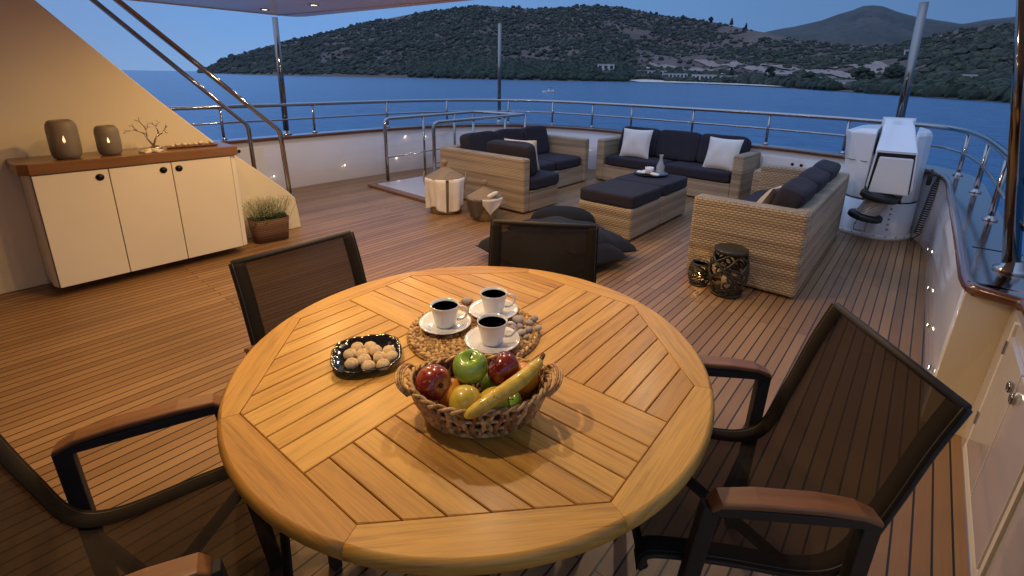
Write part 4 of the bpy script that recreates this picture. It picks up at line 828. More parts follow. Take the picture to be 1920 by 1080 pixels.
s = thing('potted_plant', 'airy pale flowering plant growing from the brown wicker planter', 'plant', (PL[0], PL[1], .12))
st_, lf, fl_ = MB(), MB(), MB(); rg = random.Random(9)
for k in range(230):
    x0, y0 = rg.uniform(-.07, .07), rg.uniform(-.13, .13); a = rg.uniform(0, 2 * PI); L = rg.uniform(.10, .24); sp_ = rg.uniform(.15, .75)
    tip = Vector((x0 + math.cos(a) * L * sp_ * .6, y0 + math.sin(a) * L * sp_, .04 + L)); st_.tube([(x0, y0, 0), ((x0 + tip.x) / 2, (y0 + tip.y) / 2, tip.z * .6), tip], .0012, 3, cap=False)
    for q in range(16):
        c = tip + Vector((rg.gauss(0, .018), rg.gauss(0, .02), rg.gauss(-.01, .018))); r_ = rg.uniform(.0018, .0042)
        fl_.add([c + Vector((r_, 0, 0)), c + Vector((0, r_, 0)), c + Vector((-r_, 0, 0)), c + Vector((0, -r_, 0)), c + Vector((0, 0, r_)), c - Vector((0, 0, r_))], [(0, 1, 4), (1, 2, 4), (2, 3, 4), (3, 0, 4), (1, 0, 5), (2, 1, 5), (3, 2, 5), (0, 3, 5)])
for k in range(420):
    x0, y0, z0 = rg.uniform(-.09, .09), rg.uniform(-.15, .15), rg.uniform(.05, .13); a = rg.uniform(0, 2 * PI); L = rg.uniform(.02, .04); d = Vector((math.cos(a), math.sin(a), rg.uniform(-.2, .9))).normalized() * L; sd = Vector((-math.sin(a), math.cos(a), 0)) * L * .25; p = Vector((x0, y0, z0))
    lf.add([p, p + d * .5 + sd, p + d, p + d * .5 - sd], [(0, 1, 2, 3)])
obj('stem', st_, 'grn', s); obj('leaves', lf, 'grn', s); obj('florets', fl_, 'flo', s)
# ------------------------------------------------------------------ dining table
T0 = (-.881, .8865); TA = math.radians(1.8)
tb = thing('dining_table', 'round teak dining table with slatted top in four quadrants', 'table', (T0[0], T0[1], 0), TA)
AP = .555; VX = .2299; RT = .647
def clip(poly, a, b, c):   # keep a*x+b*y<=c
    o = []
    for i in range(len(poly)):
        p, q = poly[i], poly[(i + 1) % len(poly)]; dp = a * p[0] + b * p[1] - c; dq = a * q[0] + b * q[1] - c
        if dp <= 0: o.append(p)
        if dp * dq < 0: t = dp / (dp - dq); o.append((p[0] + (q[0] - p[0]) * t, p[1] + (q[1] - p[1]) * t))
    return o
def octclip(poly, ap):
    for k in range(8):
        a = k * PI / 4; poly = clip(poly, math.cos(a), math.sin(a), ap)
        if not poly: return poly
    return poly
def board(mb, poly, z0, z1, ax, ch=.0018):
    if len(poly) < 3: return
    n = len(poly); cx = sum(p[0] for p in poly) / n; cy = sum(p[1] for p in poly) / n
    ins = [(cx + (p[0] - cx) * (1 - ch / max(.01, abs(p[0] - cx) + 1e-4)) if abs(p[0] - cx) > ch else p[0], cy + (p[1] - cy) * (1 - ch / max(.01, abs(p[1] - cy) + 1e-4)) if abs(p[1] - cy) > ch else p[1]) for p in poly]
    uvf = lambda p: (p[0], p[1]) if ax == 0 else (p[1], p[0])
    vs = [(x, y, z0) for x, y in poly] + [(x, y, z1 - ch) for x, y in poly] + [(x, y, z1) for x, y in ins]
    uv = [uvf(p) for p in poly] * 2 + [uvf(p) for p in ins]
    fs = [tuple(range(n))[::-1]] + [(i, (i + 1) % n, n + (i + 1) % n, n + i) for i in range(n)] + [(n + i, n + (i + 1) % n, 2 * n + (i + 1) % n, 2 * n + i) for i in range(n)] + [tuple(range(2 * n, 3 * n))]
    mb.add(vs, fs, False, uv)
pit = (AP - .05) / 9; gp = .0022; ZT = .74; Z0 = .722; apc = AP - .0012
def rect(x0, x1, y0, y1): return [(x0, y0), (x1, y0), (x1, y1), (x0, y1)]
for q in range(4):
    sl = MB()
    for k in range(9):
        a = .05 + pit * k + gp * .5; b = .05 + pit * (k + 1) - gp * .5
        if q == 0: p = rect(a, b, .05 + gp * .6, .7); ax = 1            # +u +v : slats run along v
        elif q == 1: p = rect(-.7, -.05 - gp * .6, a, b); ax = 0        # -u +v : along u
        elif q == 2: p = rect(-b, -a, -.7, -.05 - gp * .6); ax = 1
        else: p = rect(.05 + gp * .6, .7, -b, -a); ax = 0
        board(sl, octclip(p, apc), Z0, ZT, ax)
    obj('slats', sl, 'table', tb)
cr = MB(); g2 = gp * .4
board(cr, octclip(rect(.0505, .7, -.05 + g2, .05 - g2), apc), Z0, ZT, 0); board(cr, octclip(rect(-.7, -.0505, -.05 + g2, .05 - g2), apc), Z0, ZT, 0)
board(cr, octclip(rect(-.05 + g2, .05 - g2, -.7, .7), apc), Z0, ZT, 1); obj('cross_boards', cr, 'table', tb)
rm = MB(); vr = AP / math.cos(PI / 8)
for k in range(8):
    a0 = PI / 8 + k * PI / 4 + .0012; a1 = a0 + PI / 4 - .0024; am = (a0 + a1) / 2; nn = 14; vr_ = vr + .0005
    arc = [a0 + (a1 - a0) * i / nn for i in range(nn + 1)]; prof = [(0, ZT), (-.010, ZT), (-.004, ZT - .003), (0, ZT - .009), (.0015, ZT - .018), (0, ZT - .028), (-.005, ZT - .035), (-.014, ZT - .038)]
    uvf = lambda x, y: (-x * math.sin(am) + y * math.cos(am), x * math.cos(am) + y * math.sin(am))
    vs = []; uv = []
    for i, a in enumerate(arc):
        ri_ = AP / math.cos(a - am)   # straight inner edge
        pts = [(ri_ + .0006, ZT - .038), (ri_ + .0006, ZT - .001), (ri_ + .0016, ZT)] + [(RT + d, z) for d, z in prof[1:]]
        for r_, z_ in pts: x_, y_ = r_ * math.cos(a), r_ * math.sin(a); vs.append((x_, y_, z_)); uu = uvf(x_, y_); uv.append((uu[0], uu[1] + (ZT - z_)))
    m_ = 3 + len(prof) - 1; fs = []
    for i in range(nn):
        for j in range(m_): fs.append((i * m_ + j, (i + 1) * m_ + j, (i + 1) * m_ + (j + 1) % m_, i * m_ + (j + 1) % m_))
    fs += [tuple(range(m_)), tuple(nn * m_ + j for j in range(m_))[::-1]]; fs = [f[::-1] for f in fs]
    rm.add(vs, fs, False, uv)
ro = obj('rim', rm, 'table', tb)
for p_ in ro.data.polygons:
    if abs(p_.normal.z) < .98 and p_.area < .01: p_.use_smooth = True
un = MB(); un.lathe([(.53, .700), (.53, .7195), (0, .7195)], 48); obj('underframe', un, 'caul', tb)
for k in range(4):
    a = PI / 4 + k * PI / 2; e = MB(); e.tube([(.30 * math.cos(a), .30 * math.sin(a), .70), (.36 * math.cos(a), .36 * math.sin(a), 0)], .024, 4); obj('leg', e, 'frame', tb)
# ------------------------------------------------------------------ dining chairs (local +y points away from the table)
def chair(label, x, y, bd):
    s = thing('dining_chair', label, 'chair', (x, y, 0), bd - PI / 2, 'dining chairs around the teak table')
    prof = [(-.27, .395), (-.262, .43), (-.22, .44), (-.08, .43), (.06, .41), (.13, .41), (.18, .43), (.212, .475), (.238, .555), (.265, .64), (.30, .76), (.342, .872)]
    P = smooth_path([(0, a, b) for a, b in prof], 4); half = lambda p: .230
    sl = MB(); n = len(P); th = .0015; vs = []
    for p in P:
        for u in range(9): k = u / 8 * 2 - 1; vs.append((k * (half(p) - .01), p.y + .012 * (1 - k * k) * (1 if p.z > .5 else 0), p.z - (.012 * (1 - k * k) if p.z < .45 else 0)))
    sl.add(vs, [(i * 9 + u, i * 9 + u + 1, i * 9 + 10 + u, i * 9 + 9 + u) for i in range(n - 1) for u in range(8)], True); obj('sling', sl, 'sling', s)
    for sg_ in (-1, 1):
        e = MB(); e.tube([(sg_ * half(p), p.y, p.z) for p in P], .0095, 8); obj('side_rail', e, 'frame', s)
        # fabric sleeve darker band
        e = MB(); tg = [(P[min(i + 1, len(P) - 1)] - P[max(i - 1, 0)]).normalized() for i in range(len(P))]; nn_ = [Vector((0, -q.z, q.y)) if q.y * 1 + 0 >= 0 else Vector((0, -q.z, q.y)) for q in tg]
        m_ = [(sg_ * (half(p) + .009), p.y + q.y * .0085, p.z + q.z * .0085) for p, q in zip(P, nn_)]; m2_ = [(sg_ * (half(p) - .042), p.y + q.y * .005, p.z + q.z * .005) for p, q in zip(P, nn_)]
        vs = [q for pr_ in zip(m_, m2_) for q in pr_]; e.add(vs, [(2 * i, 2 * i + 1, 2 * i + 3, 2 * i + 2) for i in range(n - 1)], True); obj('sleeve', e, 'sleeve', s, 0, 2, .002)
        X_ = sg_ * .262
        e = MB(); pts = [(-.15, .632), (-.13, .650), (-.05, .655), (.08, .652), (.16, .642), (.205, .622)]; vs = []
        for i, (yy, zz) in enumerate(pts): hw = (.020, .024, .027, .027, .025, .020)[i]; vs += [(X_ - hw, yy, zz - .015), (X_ + hw, yy, zz - .015), (X_ + hw, yy, zz), (X_ - hw, yy, zz)]
        fs = [(0, 3, 2, 1), (20, 21, 22, 23)] + [(4 * i + k, 4 * i + (k + 1) % 4, 4 * i + 4 + (k + 1) % 4, 4 * i + 4 + k) for i in range(5) for k in range(4)]
        e.add(vs, fs); obj('armrest', e, 'arm', s, .005, 3)
        def bar(a, b, w_=.022, t_=.012):
            e = MB(); d = (Vector(b) - Vector(a)); zz = Vector((1, 0, 0)); yy = d.cross(zz).normalized(); A = Vector(a); B = Vector(b)
            qa = [A + zz * t_ * i + yy * w_ * j for i, j in ((-1, -1), (1, -1), (1, 1), (-1, 1))]; qb = [B + zz * t_ * i + yy * w_ * j for i, j in ((-1, -1), (1, -1), (1, 1), (-1, 1))]; e.hull8(qa, qb); return e
        obj('arm_frame', bar((X_, -.145, .619), (X_, .195, .610), .012, .016), 'frame', s, .003)
        obj('leg', bar((X_, -.145, .625), (X_, -.215, .0), .019, .014), 'frame', s, .003)
        obj('leg', bar((X_, .190, .612), (X_, .17, .0), .019, .014), 'frame', s, .003)
    for (ya, za, yb, zb) in ((-.262, .405, None, None), (.342, .872, None, None)):
        e = MB(); e.tube([(-.234, ya, za), (.234, ya, za)] if za < .5 else [(-.228, ya, za), (.228, ya, za)], .0105, 8); obj('front_rail' if za < .5 else 'top_rail', e, 'frame', s)
    for sg_ in (-1, 1):
        e = MB(); e.tube([(sg_ * .245, -.17, .35), (-sg_ * .245, .17, .34)], .016, 6); obj('cross_brace', e, 'frame', s)
    return s
def bdir(dx, dy): return math.atan2(dy, dx)
chair('dark mesh chair in the right foreground with both teak armrests showing', -.242, 1.208, .64)
chair('dark mesh chair at the far side of the table before the floor cushions', -1.035, 1.375, bdir(-.54, .84))
chair('dark mesh chair on the left near the sideboard with one armrest corner showing', -1.39, .80, bdir(-1, -.02))
chair('dark shadowed mesh chair cut off by the bottom left corner', -1.150, .125, bdir(-.370, -.929))
# ------------------------------------------------------------------ things on the table
TP = .7415
mt_ = MB(); MC = (-.95, .95)
for ring in range(9):
    r0 = .015 + ring * .0215; m_ = max(6, int(2 * PI * r0 / .020)); 
    for k in range(m_):
        for st_k in (0, 1):
            a = 2 * PI * (k + .5 * st_k) / m_ + ring * .4; r_ = r0 + (.0055 if st_k else -.0055); sg_ = 1 if st_k else -1; c = Vector((r_ * math.cos(a), r_ * math.sin(a), .006)); tdir = Vector((-math.sin(a), math.cos(a), 0)); nd_ = Vector((math.cos(a), math.sin(a), 0)); dv = (tdir + nd_ * sg_ * -.55).normalized()
            mt_.tube([c - dv * .013, c - dv * .006 + Vector((0, 0, .002)), c + dv * .006 + Vector((0, 0, .002)), c + dv * .013], [.003, .0062, .0062, .003], 6)
mt_.lathe([(.202, 0), (.204, .003), (.2, .005), (0, .005)], 48)
o = obj('woven_placemat', mt_, 'sea_g'); o.location = (MC[0], MC[1], TP); tag(o, 'round braided seagrass placemat under the three coffee cups', 'placemat')
MZ = TP + .013
cups = [((-1.022, .897), 'back left', .9), ((-.968, 1.058), 'back right', .85), ((-.845, .918), 'front', .9)]
hd = Vector((.79, .61))
for k, ((cx, cy), nm, _) in enumerate(cups):
    e = MB(); e.lathe([(.030, 0), (.034, .002), (.045, .006), (.070, .013), (.080, .018), (.0795, .020), (.070, .0155), (.045, .0085), (.030, .0065), (0, .0065)], 48); o = obj('saucer', e, 'china'); o.location = (cx, cy, MZ); tag(o, 'white saucer under the %s cup on the placemat' % nm, 'saucer', 'white saucers on the placemat')
    s = thing('coffee_cup', 'white cup of black coffee, %s of the three on the placemat' % nm, 'cup', (cx, cy, MZ + .0075), math.atan2(.61, .79), 'white coffee cups on the placemat')
    e = MB(); e.lathe([(.024, 0), (.029, .001), (.032, .006), (.0345, .02), (.0395, .045), (.0435, .068), (.0438, .0695), (.042, .0695), (.038, .045), (.033, .02), (.030, .009), (0, .008)], 48); obj('body', e, 'china', s)
    e = MB(); e.tube(smooth_path([(.0405, 0, .060), (.054, 0, .064), (.066, 0, .054), (.066, 0, .038), (.054, 0, .023), (.036, 0, .020)], 4), .0036, 8, flat=(1, 1.5)); obj('handle', e, 'china', s)
    e = MB(); e.lathe([(.0410, .0605), (0, .0605)], 40); obj('coffee', e, 'coffee', s)
for k, (px, py, r_, m_, lb) in enumerate([(-1.085, 1.052, .019, 'pebg', 'flat grey pebble between the two back cups'), (-.873, 1.068, .019, 'peb', 'largest tan pebble at the right of the placemat'), (-.846, 1.045, .012, 'pebg', 'grey pebble touching the largest tan one'), (-.838, 1.082, .012, 'pebg', 'grey pebble behind the largest tan one'), (-.842, 1.112, .015, 'pebg', 'dull grey pebble at the far edge of the cluster'),
                                          (-.818, 1.018, .0135, 'peb', 'cream pebble at the near left of the cluster'), (-.812, 1.047, .014, 'pebg', 'round grey pebble in the middle of the cluster front'), (-.797, 1.073, .0125, 'peb', 'pale pebble at the right edge of the cluster'), (-.793, 1.010, .009, 'pebg', 'smallest grey pebble nearest the fruit basket'), (-.857, 1.022, .011, 'pebg', 'dark pebble half hidden by the front cup handle')]):
    pebble(px, py, MZ - .002, r_, lb, m_, k)
# plate and cookies
pa = math.atan2(.161, .10); PC = (-1.068, .648)
e = MB(); NP = 56; vs = []; PR = [(.055, 0), (.066, .003), (.086, .014), (.094, .020), (.092, .0215), (.083, .016), (.062, .0055), (.001, .005)]
for r_, z_ in PR:
    for i in range(NP):
        a = 2 * PI * i / NP; q = (abs(math.cos(a)) ** 2.9 + abs(math.sin(a)) ** 2.9) ** (-1 / 2.9); vs.append((r_ * q * math.cos(a), r_ * q * math.sin(a) * 1.0, z_ + (.0015 * math.sin(14 * a) if .08 < r_ else 0)))
fs = [(j * NP + i, j * NP + (i + 1) % NP, (j + 1) * NP + (i + 1) % NP, (j + 1) * NP + i) for j in range(len(PR) - 1) for i in range(NP)] + [tuple(range(NP))[::-1], tuple((len(PR) - 1) * NP + i for i in range(NP))]
e.add(vs, fs, True); o = obj('cookie_plate', e, 'plateb'); o.location = (PC[0], PC[1], TP); o.rotation_euler = (0, 0, pa); tag(o, 'black glossy rounded square plate holding cookies', 'plate')
def cookie_mesh(seed):
    mb = MB(); rg = random.Random(seed); ph_ = rg.uniform(0, 6); nl = rg.choice((6, 7))
    def fn(u, v):
        th = u * 2 * PI; p = v * PI / 2 * 1.25 - .25 * PI / 2; lob = 1 + .13 * abs(math.sin(nl / 2 * th + ph_)) * math.cos(p); dent = .0025 * math.exp(-((v - 1) ** 2) / .02)
        gr = 1 - .16 * (1 - abs(math.sin(nl / 2 * th + ph_)) ** .6) * max(0, math.sin(p)); return Vector(((.0168) * lob * math.cos(th) * math.cos(p), (.0168) * lob * math.sin(th) * math.cos(p), .0165 * gr * (math.sin(p) + .3) - dent * (1 + .5 * math.sin(nl * th))))
    mb.grid(fn, 36, 12); return mb
CK = [(-1.117, .652, 'leftmost of the back row'), (-1.093, .678, 'second in the back row'), (-1.101, .619, 'at the far left edge'), (-1.077, .642, 'left of centre'), (-1.060, .673, 'in the centre'), (-1.036, .701, 'rightmost in the back row'), (-1.049, .630, 'just below the centre'), (-1.028, .665, 'right of centre'), (-1.006, .689, 'at the right end'), (-1.058, .597, 'at the front left'), (-1.014, .620, 'at the front middle'), (-.991, .650, 'at the front right')]
for k, (cx, cy, lb) in enumerate(CK):
    o = obj('cookie', cookie_mesh(k), 'cookie'); o.location = (cx - .004, cy, TP + .0055 + (.004 if k == 4 else 0)); o.rotation_euler = (0, 0, k); tag(o, 'pale round shortbread cookie %s of the black plate' % lb.replace(' in the back row', ' in the back row').strip(), 'cookie', 'cookies on the black plate')
# fruit basket
FA = math.atan2(.221, .251); FC = Vector((-.672, .688, TP))
s = thing('fruit_basket', 'oval braided wicker fruit basket with two loop handles', 'basket', FC, FA)
def boat(t, a):  # t 0..1 height
    rx = .118 + .040 * t ** .8; ry = .080 + .026 * t ** .8; lift = .016 * abs(math.cos(a)) ** 4 * t; return Vector((rx * math.cos(a), ry * math.sin(a), .008 + .074 * t + lift))
e = MB(); NB = 50
for k in range(NB):      # twisted upright strands
    P = []
    for q in range(8): t = q / 7; a = 2 * PI * k / NB + .035 * math.sin(t * PI * 2.2 + k * 2.1); P.append(boat(t, a) + Vector((0, 0, 0)))
    e.tube(P, [.006, .0085, .007, .0088, .0068, .0085, .007, .005], 6, flat=(1, .7))
e.lathe([(.001, .010), (.078, .010)], 24); 
for t, rr_ in ((.0, .006), (.33, .004), (.66, .004)): e.tube([boat(t, 2 * PI * i / 48) for i in range(48)], rr_, 6, closed=True)
obj('weave', e, 'sea_g', s)
e = MB(); 
for ph_ in (0, PI): e.tube([boat(1, 2 * PI * i / 180) + Vector((math.cos(2 * PI * i / 180), math.sin(2 * PI * i / 180), 0)) * .004 * math.cos(i * .62 + ph_) + Vector((0, 0, .004 + .004 * math.sin(i * .62 + ph_))) for i in range(180)], .0042, 6, closed=True)
obj('rim', e, 'sea_g', s)
gap_backing = MB(); gap_backing.grid(lambda u, v: boat(v, u * 2 * PI) * 1 + Vector((-.006 * math.cos(u * 2 * PI), -.006 * math.sin(u * 2 * PI), 0)), 48, 6); obj('gap_backing', gap_backing, 'brownw', s)  # added dark shell, stands for the shade in the gaps between strands
for sg_ in (-1, 1):
    e = MB(); hp = smooth_path([(sg_ * .148, -.045, .085), (sg_ * .170, -.040, .108), (sg_ * .180, 0, .114), (sg_ * .170, .040, .108), (sg_ * .148, .045, .085)], 6)
    for off in (-.008, -.003, .003, .008): e.tube([p + Vector((sg_ * off * .9, 0, -abs(off) * .4)) for p in hp], .0028, 6)
    obj('handle', e, 'sea_g', s)
def fruit_mat(name, a, b, c_, rough=.3, sc_=9, dots=None):
    m, t, bs = base_mat(name, a, rough); bs.inputs['Coat Weight'].default_value = .35; bs.inputs['Coat Roughness'].default_value = .12; bs.inputs['Subsurface Weight'].default_value = 0.05
    v = coords(t, scale=(1, 1, .35)); n = noise(t, v, sc_ * 3, 4); r = ramp(t, [(.3, a), (.5, b), (.66, c_)]); t.links.new(n, r.inputs[0]); col = r.outputs[0]
    if dots: n2 = noise(t, coords(t), 130, 2); rr_ = ramp(t, [(.60, (0, 0, 0)), (.68, (1, 1, 1))]); t.links.new(n2, rr_.inputs[0]); col = mixc(t, mth(t, 'MULTIPLY', rr_.outputs[0], .5), col, dots)
    setc(t, bs, col); return m
M['red'] = fruit_mat('red_apple_skin', (.16, .008, .006), (.28, .025, .012), (.50, .20, .05), .25, 9, (.5, .3, .15)); M['dred'] = fruit_mat('dark_red_skin', (.09, .005, .006), (.16, .010, .008), (.24, .03, .015), .2, 9, (.4, .2, .12))
M['gapple'] = fruit_mat('green_apple_skin', (.16, .30, .02), (.23, .38, .035), (.34, .46, .07), .25, 7, (.5, .55, .2)); M['pear'] = fruit_mat('yellow_pear_skin', (.42, .30, .02), (.60, .42, .03), (.66, .50, .07), .4, 12, (.3, .16, .03))
M['orange'] = fruit_mat('orange_peel', (.62, .19, .01), (.72, .25, .015), (.78, .32, .03), .4, 20); M['banana'] = fruit_mat('banana_peel', (.50, .30, .02), (.68, .44, .035), (.74, .52, .07), .45, 16, (.12, .05, .01)); M['stem'] = m_plain('fruit_stem', (.08, .045, .02), .8)
def apple(loc, r, mat, label, name='apple', tilt=(0, 0, 0), kind='apple'):
    s = thing(name, label, kind, loc, 0, 'fruit in the braided basket'); s.rotation_euler = tilt if len(tilt) == 3 and not isinstance(tilt, Vector) else tilt.to_track_quat('Z', 'Y').to_euler(); mb = MB()
    def fn(u, v):
        th = u * 2 * PI; p = (v - .5) * PI
        if kind == 'apple': k = 1 + .03 * math.cos(5 * th) * max(0, -math.sin(p)); rad = math.cos(p) ** .85 * r * k * (1 + .06 * math.sin(p)); z = r * .93 * math.sin(p) - r * .34 * math.exp(-(1 - abs(math.sin(p))) * 16) * (1 if p > 0 else -.6)
        elif kind == 'pear': rad = r * max(0, math.cos(p)) ** .9 * (1 - .22 * max(0, math.sin(p))); z = r * math.sin(p) * (1.05 + .22 * max(0, math.sin(p))) - (r * .10 * math.exp(-(1 - abs(math.sin(p))) * 30) * (-1 if p < 0 else 0))
        else: rad = r * math.cos(p); z = r * .96 * math.sin(p)
        return Vector((rad * math.cos(th), rad * math.sin(th), z))
    mb.grid(fn, 40, 26); obj('flesh', mb, mat, s)
    if kind != 'orange':
        e = MB(); e.tube([(0, 0, r * .52 if kind == 'apple' else r * 1.2), (.001, .002, r * .85 if kind == 'apple' else r * 1.42), (.004, .004, r * 1.06 if kind == 'apple' else r * 1.6)], [.0014, .0012, .0018], 6); obj('stem', e, 'stem', s)
        e = MB(); e.lathe([(.0055 if kind == 'apple' else .007, -r * (.80 if kind == 'apple' else .985)), (.003, -r * (.76 if kind == 'apple' else 1.0)), (0, -r * .74 if kind == 'apple' else -r * .99)], 8); obj('calyx', e, 'stem', s)
    return s
BZ = TP
apple((-.742, .612, BZ + .092), .0405, 'red', 'red apple with yellow flecks at the left of the fruit basket', tilt=Vector((-.8, .12, -.25)))
apple((-.697, .683, BZ + .118), .0400, 'gapple', 'green apple on top in the middle of the fruit basket', tilt=(math.radians(12), math.radians(8), 0))
apple((-.640, .735, BZ + .112), .0385, 'dred', 'dark red apple on top at the right of the fruit basket', tilt=Vector((-.6, -.4, .5)))
apple((-.652, .622, BZ + .082), .0360, 'pear', 'yellow pear lying at the front of the fruit basket', 'pear', Vector((-.78, .38, -.12)), 'pear')
apple((-.612, .668, BZ + .072), .0340, 'pear', 'second yellow pear half hidden under the banana', 'pear', Vector((-.3, .8, .1)), 'pear')
apple((-.715, .640, BZ + .060), .0360, 'orange', 'orange peeking between the red and green apples', 'orange', kind='orange'); apple((-.610, .768, BZ + .085), .0360, 'orange', 'orange behind the banana at the right of the basket', 'orange', kind='orange')
apple((-.600, .706, BZ + .055), .0320, 'gapple', 'small green apple low under the banana', tilt=(.3, .2, 0)); apple((-.665, .735, BZ + .055), .036, 'gapple', 'green apple hidden low behind the dark red one', tilt=(.1, .5, 0))
s = thing('banana', 'ripe yellow banana laid across the right of the fruit basket', 'banana', (-.572, .704, BZ + .120), 0, 'fruit in the braided basket')
bp = smooth_path([(-.045, -.118, -.040), (-.028, -.085, -.022), (-.008, -.035, -.004), (.000, .015, .006), (-.002, .060, .010), (-.010, .092, .010)], 5)
e = MB(); e.tube(bp, [.004, .008] + [.0145 + .0060 * math.sin(PI * i / (len(bp) - 5)) for i in range(len(bp) - 4)] + [.0085, .006], 6); o = obj('peel', e, 'banana', s); md = o.modifiers.new('u', 'SUBSURF'); md.levels = 2; md.render_levels = 2
e = MB(); e.tube([(-.009, .088, .010), (-.014, .104, .009), (-.018, .114, .011)], [.006, .0052, .006], 6); obj('stalk', e, 'stem', s); e = MB(); e.tube([(-.045, -.117, -.040), (-.049, -.124, -.044)], [.0045, .003], 6); obj('tip', e, 'stem', s)
# ------------------------------------------------------------------ tender crane
cr = thing('tender_crane', 'white tender crane with boom nose and wire spool on a round base', 'crane', (-.255, 6.13, 0))
e = MB(); e.lathe([(.335, 0), (.335, .03), (.322, .045), (.318, .05), (.318, .37)], 48); obj('base', e, 'crane', cr)
e = MB(); e.lathe([(.316, .3705), (.316, .378), (.0, .378)], 48); obj('joint', e, 'hole', cr)
e = MB(); e.lathe([(.27, .379), (.25, .80), (.0, .80)], 40); obj('column', e, 'crane', cr)
for sg_ in (-1, 1):   # tall cheek housings either side of the boom, following the round base
    e = MB(); rings = []
    for z_, ox, sc_ in ((.380, .318, 1.0), (.70, .345 if sg_ < 0 else .31, .98), (1.02, .385 if sg_ < 0 else .31, .92)):
        ix = .11 if sg_ < 0 else .19
        pl = [(sg_ * ix, -.295 * sc_ if sg_ < 0 else -.26 * sc_), (sg_ * .21, -.25 * sc_), (sg_ * (ox * .86), -.16 * sc_), (sg_ * ox, -.02), (sg_ * ox * .97, .12), (sg_ * ox * .7, .24), (sg_ * ix, .285)]
        rings.append([(x_, y_, z_) for x_, y_ in pl])
    rings.append([(sg_ * ix, -.22, 1.065), (sg_ * .215, -.19, 1.06), (sg_ * .26, -.12, 1.055), (sg_ * .29, -.02, 1.055), (sg_ * .28, .1, 1.065), (sg_ * .22, .2, 1.075), (sg_ * ix, .23, 1.08)])
    vs = [q for r_ in rings for q in r_]; fs = [tuple(range(7)), tuple(range(21, 28))] + [(r_ * 7 + k, r_ * 7 + (k + 1) % 7, r_ * 7 + 7 + (k + 1) % 7, r_ * 7 + 7 + k) for r_ in range(3) for k in range(7)]
    if sg_ > 0: fs = [f[::-1] for f in fs]
    fs = [fs[0][::-1]] + fs[1:]
    e.add(vs, fs); obj('shoulder', e, 'crane', cr, .012, 2)
e = MB(); e.hull8([(-.352, -.14, .745), (-.136, -.284, .745), (-.136, -.288, .745), (-.356, -.144, .745)], [(-.352, -.14, .751), (-.136, -.284, .751), (-.136, -.288, .751), (-.356, -.144, .751)]); obj('joint', e, 'seam', cr)
# boom: narrow at the back top, widening toward the nose that points to the camera
ang = math.radians(6); BM = Matrix.Translation((.035, 0, 0)) @ Matrix.Rotation(ang, 4, 'Z')
def q4(y, xw, z0, z1, xt=None):
    xt = xt or xw; return [BM @ Vector(p) for p in ((-xw, y, z0), (xw, y, z0), (xt, y, z1), (-xt, y, z1))]
e = MB(); A = q4(-.43, .180, .545, .885, .158); B = q4(.15, .13, .62, 1.145, .115); C_ = q4(-.02, .15, .59, 1.10, .125)
vs = A + C_ + B; fs = [(0 + k, (k + 1) % 4, 4 + (k + 1) % 4, 4 + k) for k in range(4)] + [(4 + k, 4 + (k + 1) % 4, 8 + (k + 1) % 4, 8 + k) for k in range(4)] + [(8, 9, 10, 11)]
e.add(vs, [f[::-1] for f in fs[:-1]] + [fs[-1]]); obj('boom', e, 'crane', cr, .018, 3)
e = MB(); o4 = q4(-.431, .178, .548, .882, .156); i4 = q4(-.431, .163, .52, .868, .142); i5 = q4(-.33, .163, .52, .868, .142)
e.add(o4 + i4 + i5, [(0, 4, 7, 3), (3, 7, 6, 2), (2, 6, 5, 1), (4, 8, 11, 7), (7, 11, 10, 6), (6, 10, 9, 5), (8, 9, 10, 11)]); obj('nose_frame', e, 'crane', cr)
e = MB(); a = q4(-.425, .160, .50, .862, .14); b = q4(-.29, .160, .50, .862, .14); e.hull8(a, b); obj('nose_gap', e, 'hole', cr)  # black block standing for the dark gap around the nose cap
e = MB(); a = [BM @ Vector(p) for p in ((-.150, -.475, .49), (.150, -.475, .49), (.135, -.445, .83), (-.120, -.445, .83))]; b = [BM @ Vector(p) for p in ((-.150, -.30, .49), (.150, -.30, .49), (.135, -.30, .83), (-.120, -.30, .83))]; e.hull8(a, b); obj('nose_cap', e, 'cranei', cr, .012, 3)
SM = Matrix.Translation((.03, -.47, .485)) @ Matrix.Rotation(math.radians(8), 4, 'Y')
def sp_(z): return SM @ Matrix.Translation((0, 0, z))
e = MB(); e.lathe([(.150, 0), (.155, -.012), (.155, -.048), (.145, -.056), (0, -.056)], 36, M_=sp_(.0)); e.lathe([(.150, 0), (0, .001)], 36, M_=sp_(0.0)); obj('spool_flange', e, 'black', cr)
e = MB(); e.lathe([(0, 0), (.135, 0), (.143, -.012), (.143, -.045), (.13, -.055), (0, -.055)], 36, M_=SM @ Matrix.Translation((-.045, 0, -.215))); obj('spool_flange', e, 'black', cr)
e = MB()
for k in range(11): zz = -.062 - k * .0142; e.tube([sp_(zz) @ Vector((-.004 * k + .088 * math.cos(2 * PI * i / 28), .088 * math.sin(2 * PI * i / 28), 0)) for i in range(28)], .0062, 6, closed=True)
obj('wire_rope', e, 'steelr', cr)
e = MB(); e.tube([sp_(-.03) @ Vector((0, 0, 0)), sp_(-.21) @ Vector((-.045, 0, 0))], .084, 24); obj('spool_core', e, 'black', cr)
e = MB(); e.tube([(-.115, -.345, .20), (-.12, -.40, .14), (-.12, -.40, .085), (-.03, -.40, .085), (-.03, -.40, .14), (-.025, -.345, .20)], .007, 8); obj('shackle', e, 'steel', cr)
e = MB(); e.hull8([(-.15, -.26, .60), (-.128, -.27, .60), (-.128, -.255, .73), (-.15, -.245, .73)], [(-.15, -.22, .60), (-.128, -.22, .60), (-.128, -.21, .73), (-.15, -.21, .73)]); obj('side_latch', e, 'hole', cr)
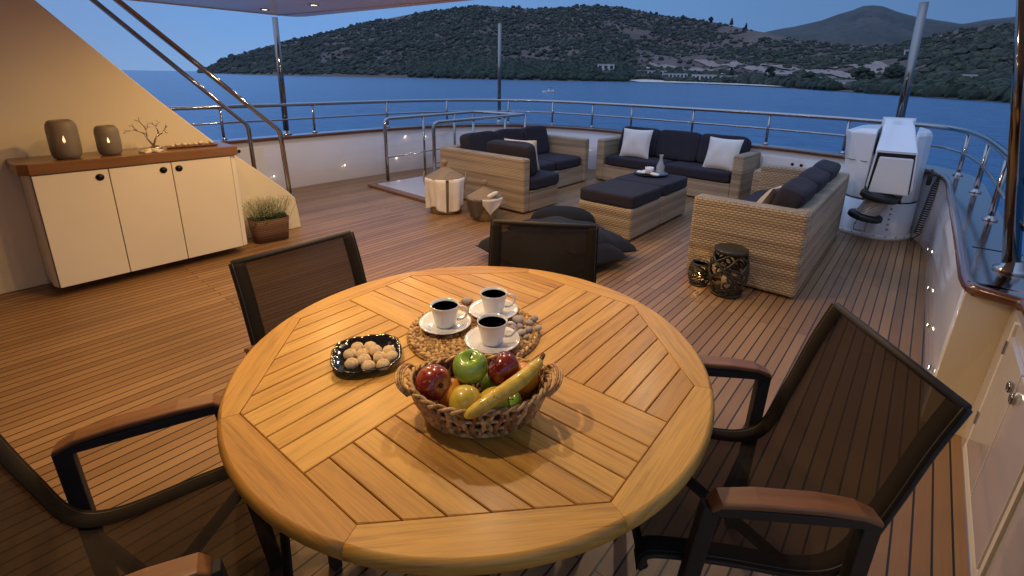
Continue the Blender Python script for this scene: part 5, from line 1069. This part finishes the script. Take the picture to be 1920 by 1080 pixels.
e = MB(); e.box(-.27, -.06, -.3, -.29, .66, .664, Matrix.Identity(4)); 
for k in range(10):
    a = -PI * .92 + k * PI * .84 / 9; e = MB(); e.lathe([(.009, 0), (.009, .006), (.005, .009), (0, .009)], 6, M_=Matrix.Translation((.328 * math.cos(a), .328 * math.sin(a), .032))); obj('bolt', e, 'steel', cr)
for k in range(5):
    a = -PI * .36; e = MB(); z_ = .10 + k * .052; rr_ = .3195; e.add([(rr_ * math.cos(a - .03), rr_ * math.sin(a - .03), z_), (rr_ * math.cos(a + .03), rr_ * math.sin(a + .03), z_), (rr_ * math.cos(a + .03), rr_ * math.sin(a + .03), z_ + .02), (rr_ * math.cos(a - .03), rr_ * math.sin(a - .03), z_ + .02)], [(0, 1, 2, 3)]); obj('rating_mark', e, 'pebg', cr)
# coiled cable on the bulwark
s = thing('coiled_cable', 'black coiled control cable hanging between crane and bulwark', 'cable', (.05, 5.98, 0))
pts = []
for i in range(150): t = i / 149; z_ = .665 - t * .56; pts.append((.115 - .05 * t + .026 * math.cos(i * 1.05) * min(1, t * 5 + .2) , -.05 + .026 * math.sin(i * 1.05) - .02 * t, z_))
e = MB(); e.tube([(.07, -.03, .66), (.10, -.04, .685)] + pts + [(.05, -.07, .06), (.03, -.08, .02)], .0055, 5); obj('coil', e, 'black', s)
e = MB(); cushion(e, (.055, -.02, .62), (.04, .035, .10), 4, 0, None, 1, 5); e.tube([(.055, -.02, .66), (.06, .0, .72)], .009, 6); obj('handset', e, 'black', s)

# ------------------------------------------------------------------ evening haze over the bay
hm = bpy.data.materials.new('haze'); hm.use_nodes = True; t = hm.node_tree; t.nodes.clear()
pv = nd(t, 'ShaderNodeVolumePrincipled'); pv.inputs['Color'].default_value = (0.45, 0.65, 0.95, 1); pv.inputs['Density'].default_value = 0.000018; pv.inputs['Anisotropy'].default_value = 0.0
o_ = nd(t, 'ShaderNodeOutputMaterial'); t.links.new(pv.outputs[0], o_.inputs['Volume'])
hz = MB(); hz.box(-7000, 7000, -4000, 9000, SEA - 6, 760); tag(obj('haze', hz, hm), 'thin blue evening haze over the bay and hills', 'haze', kind='stuff')
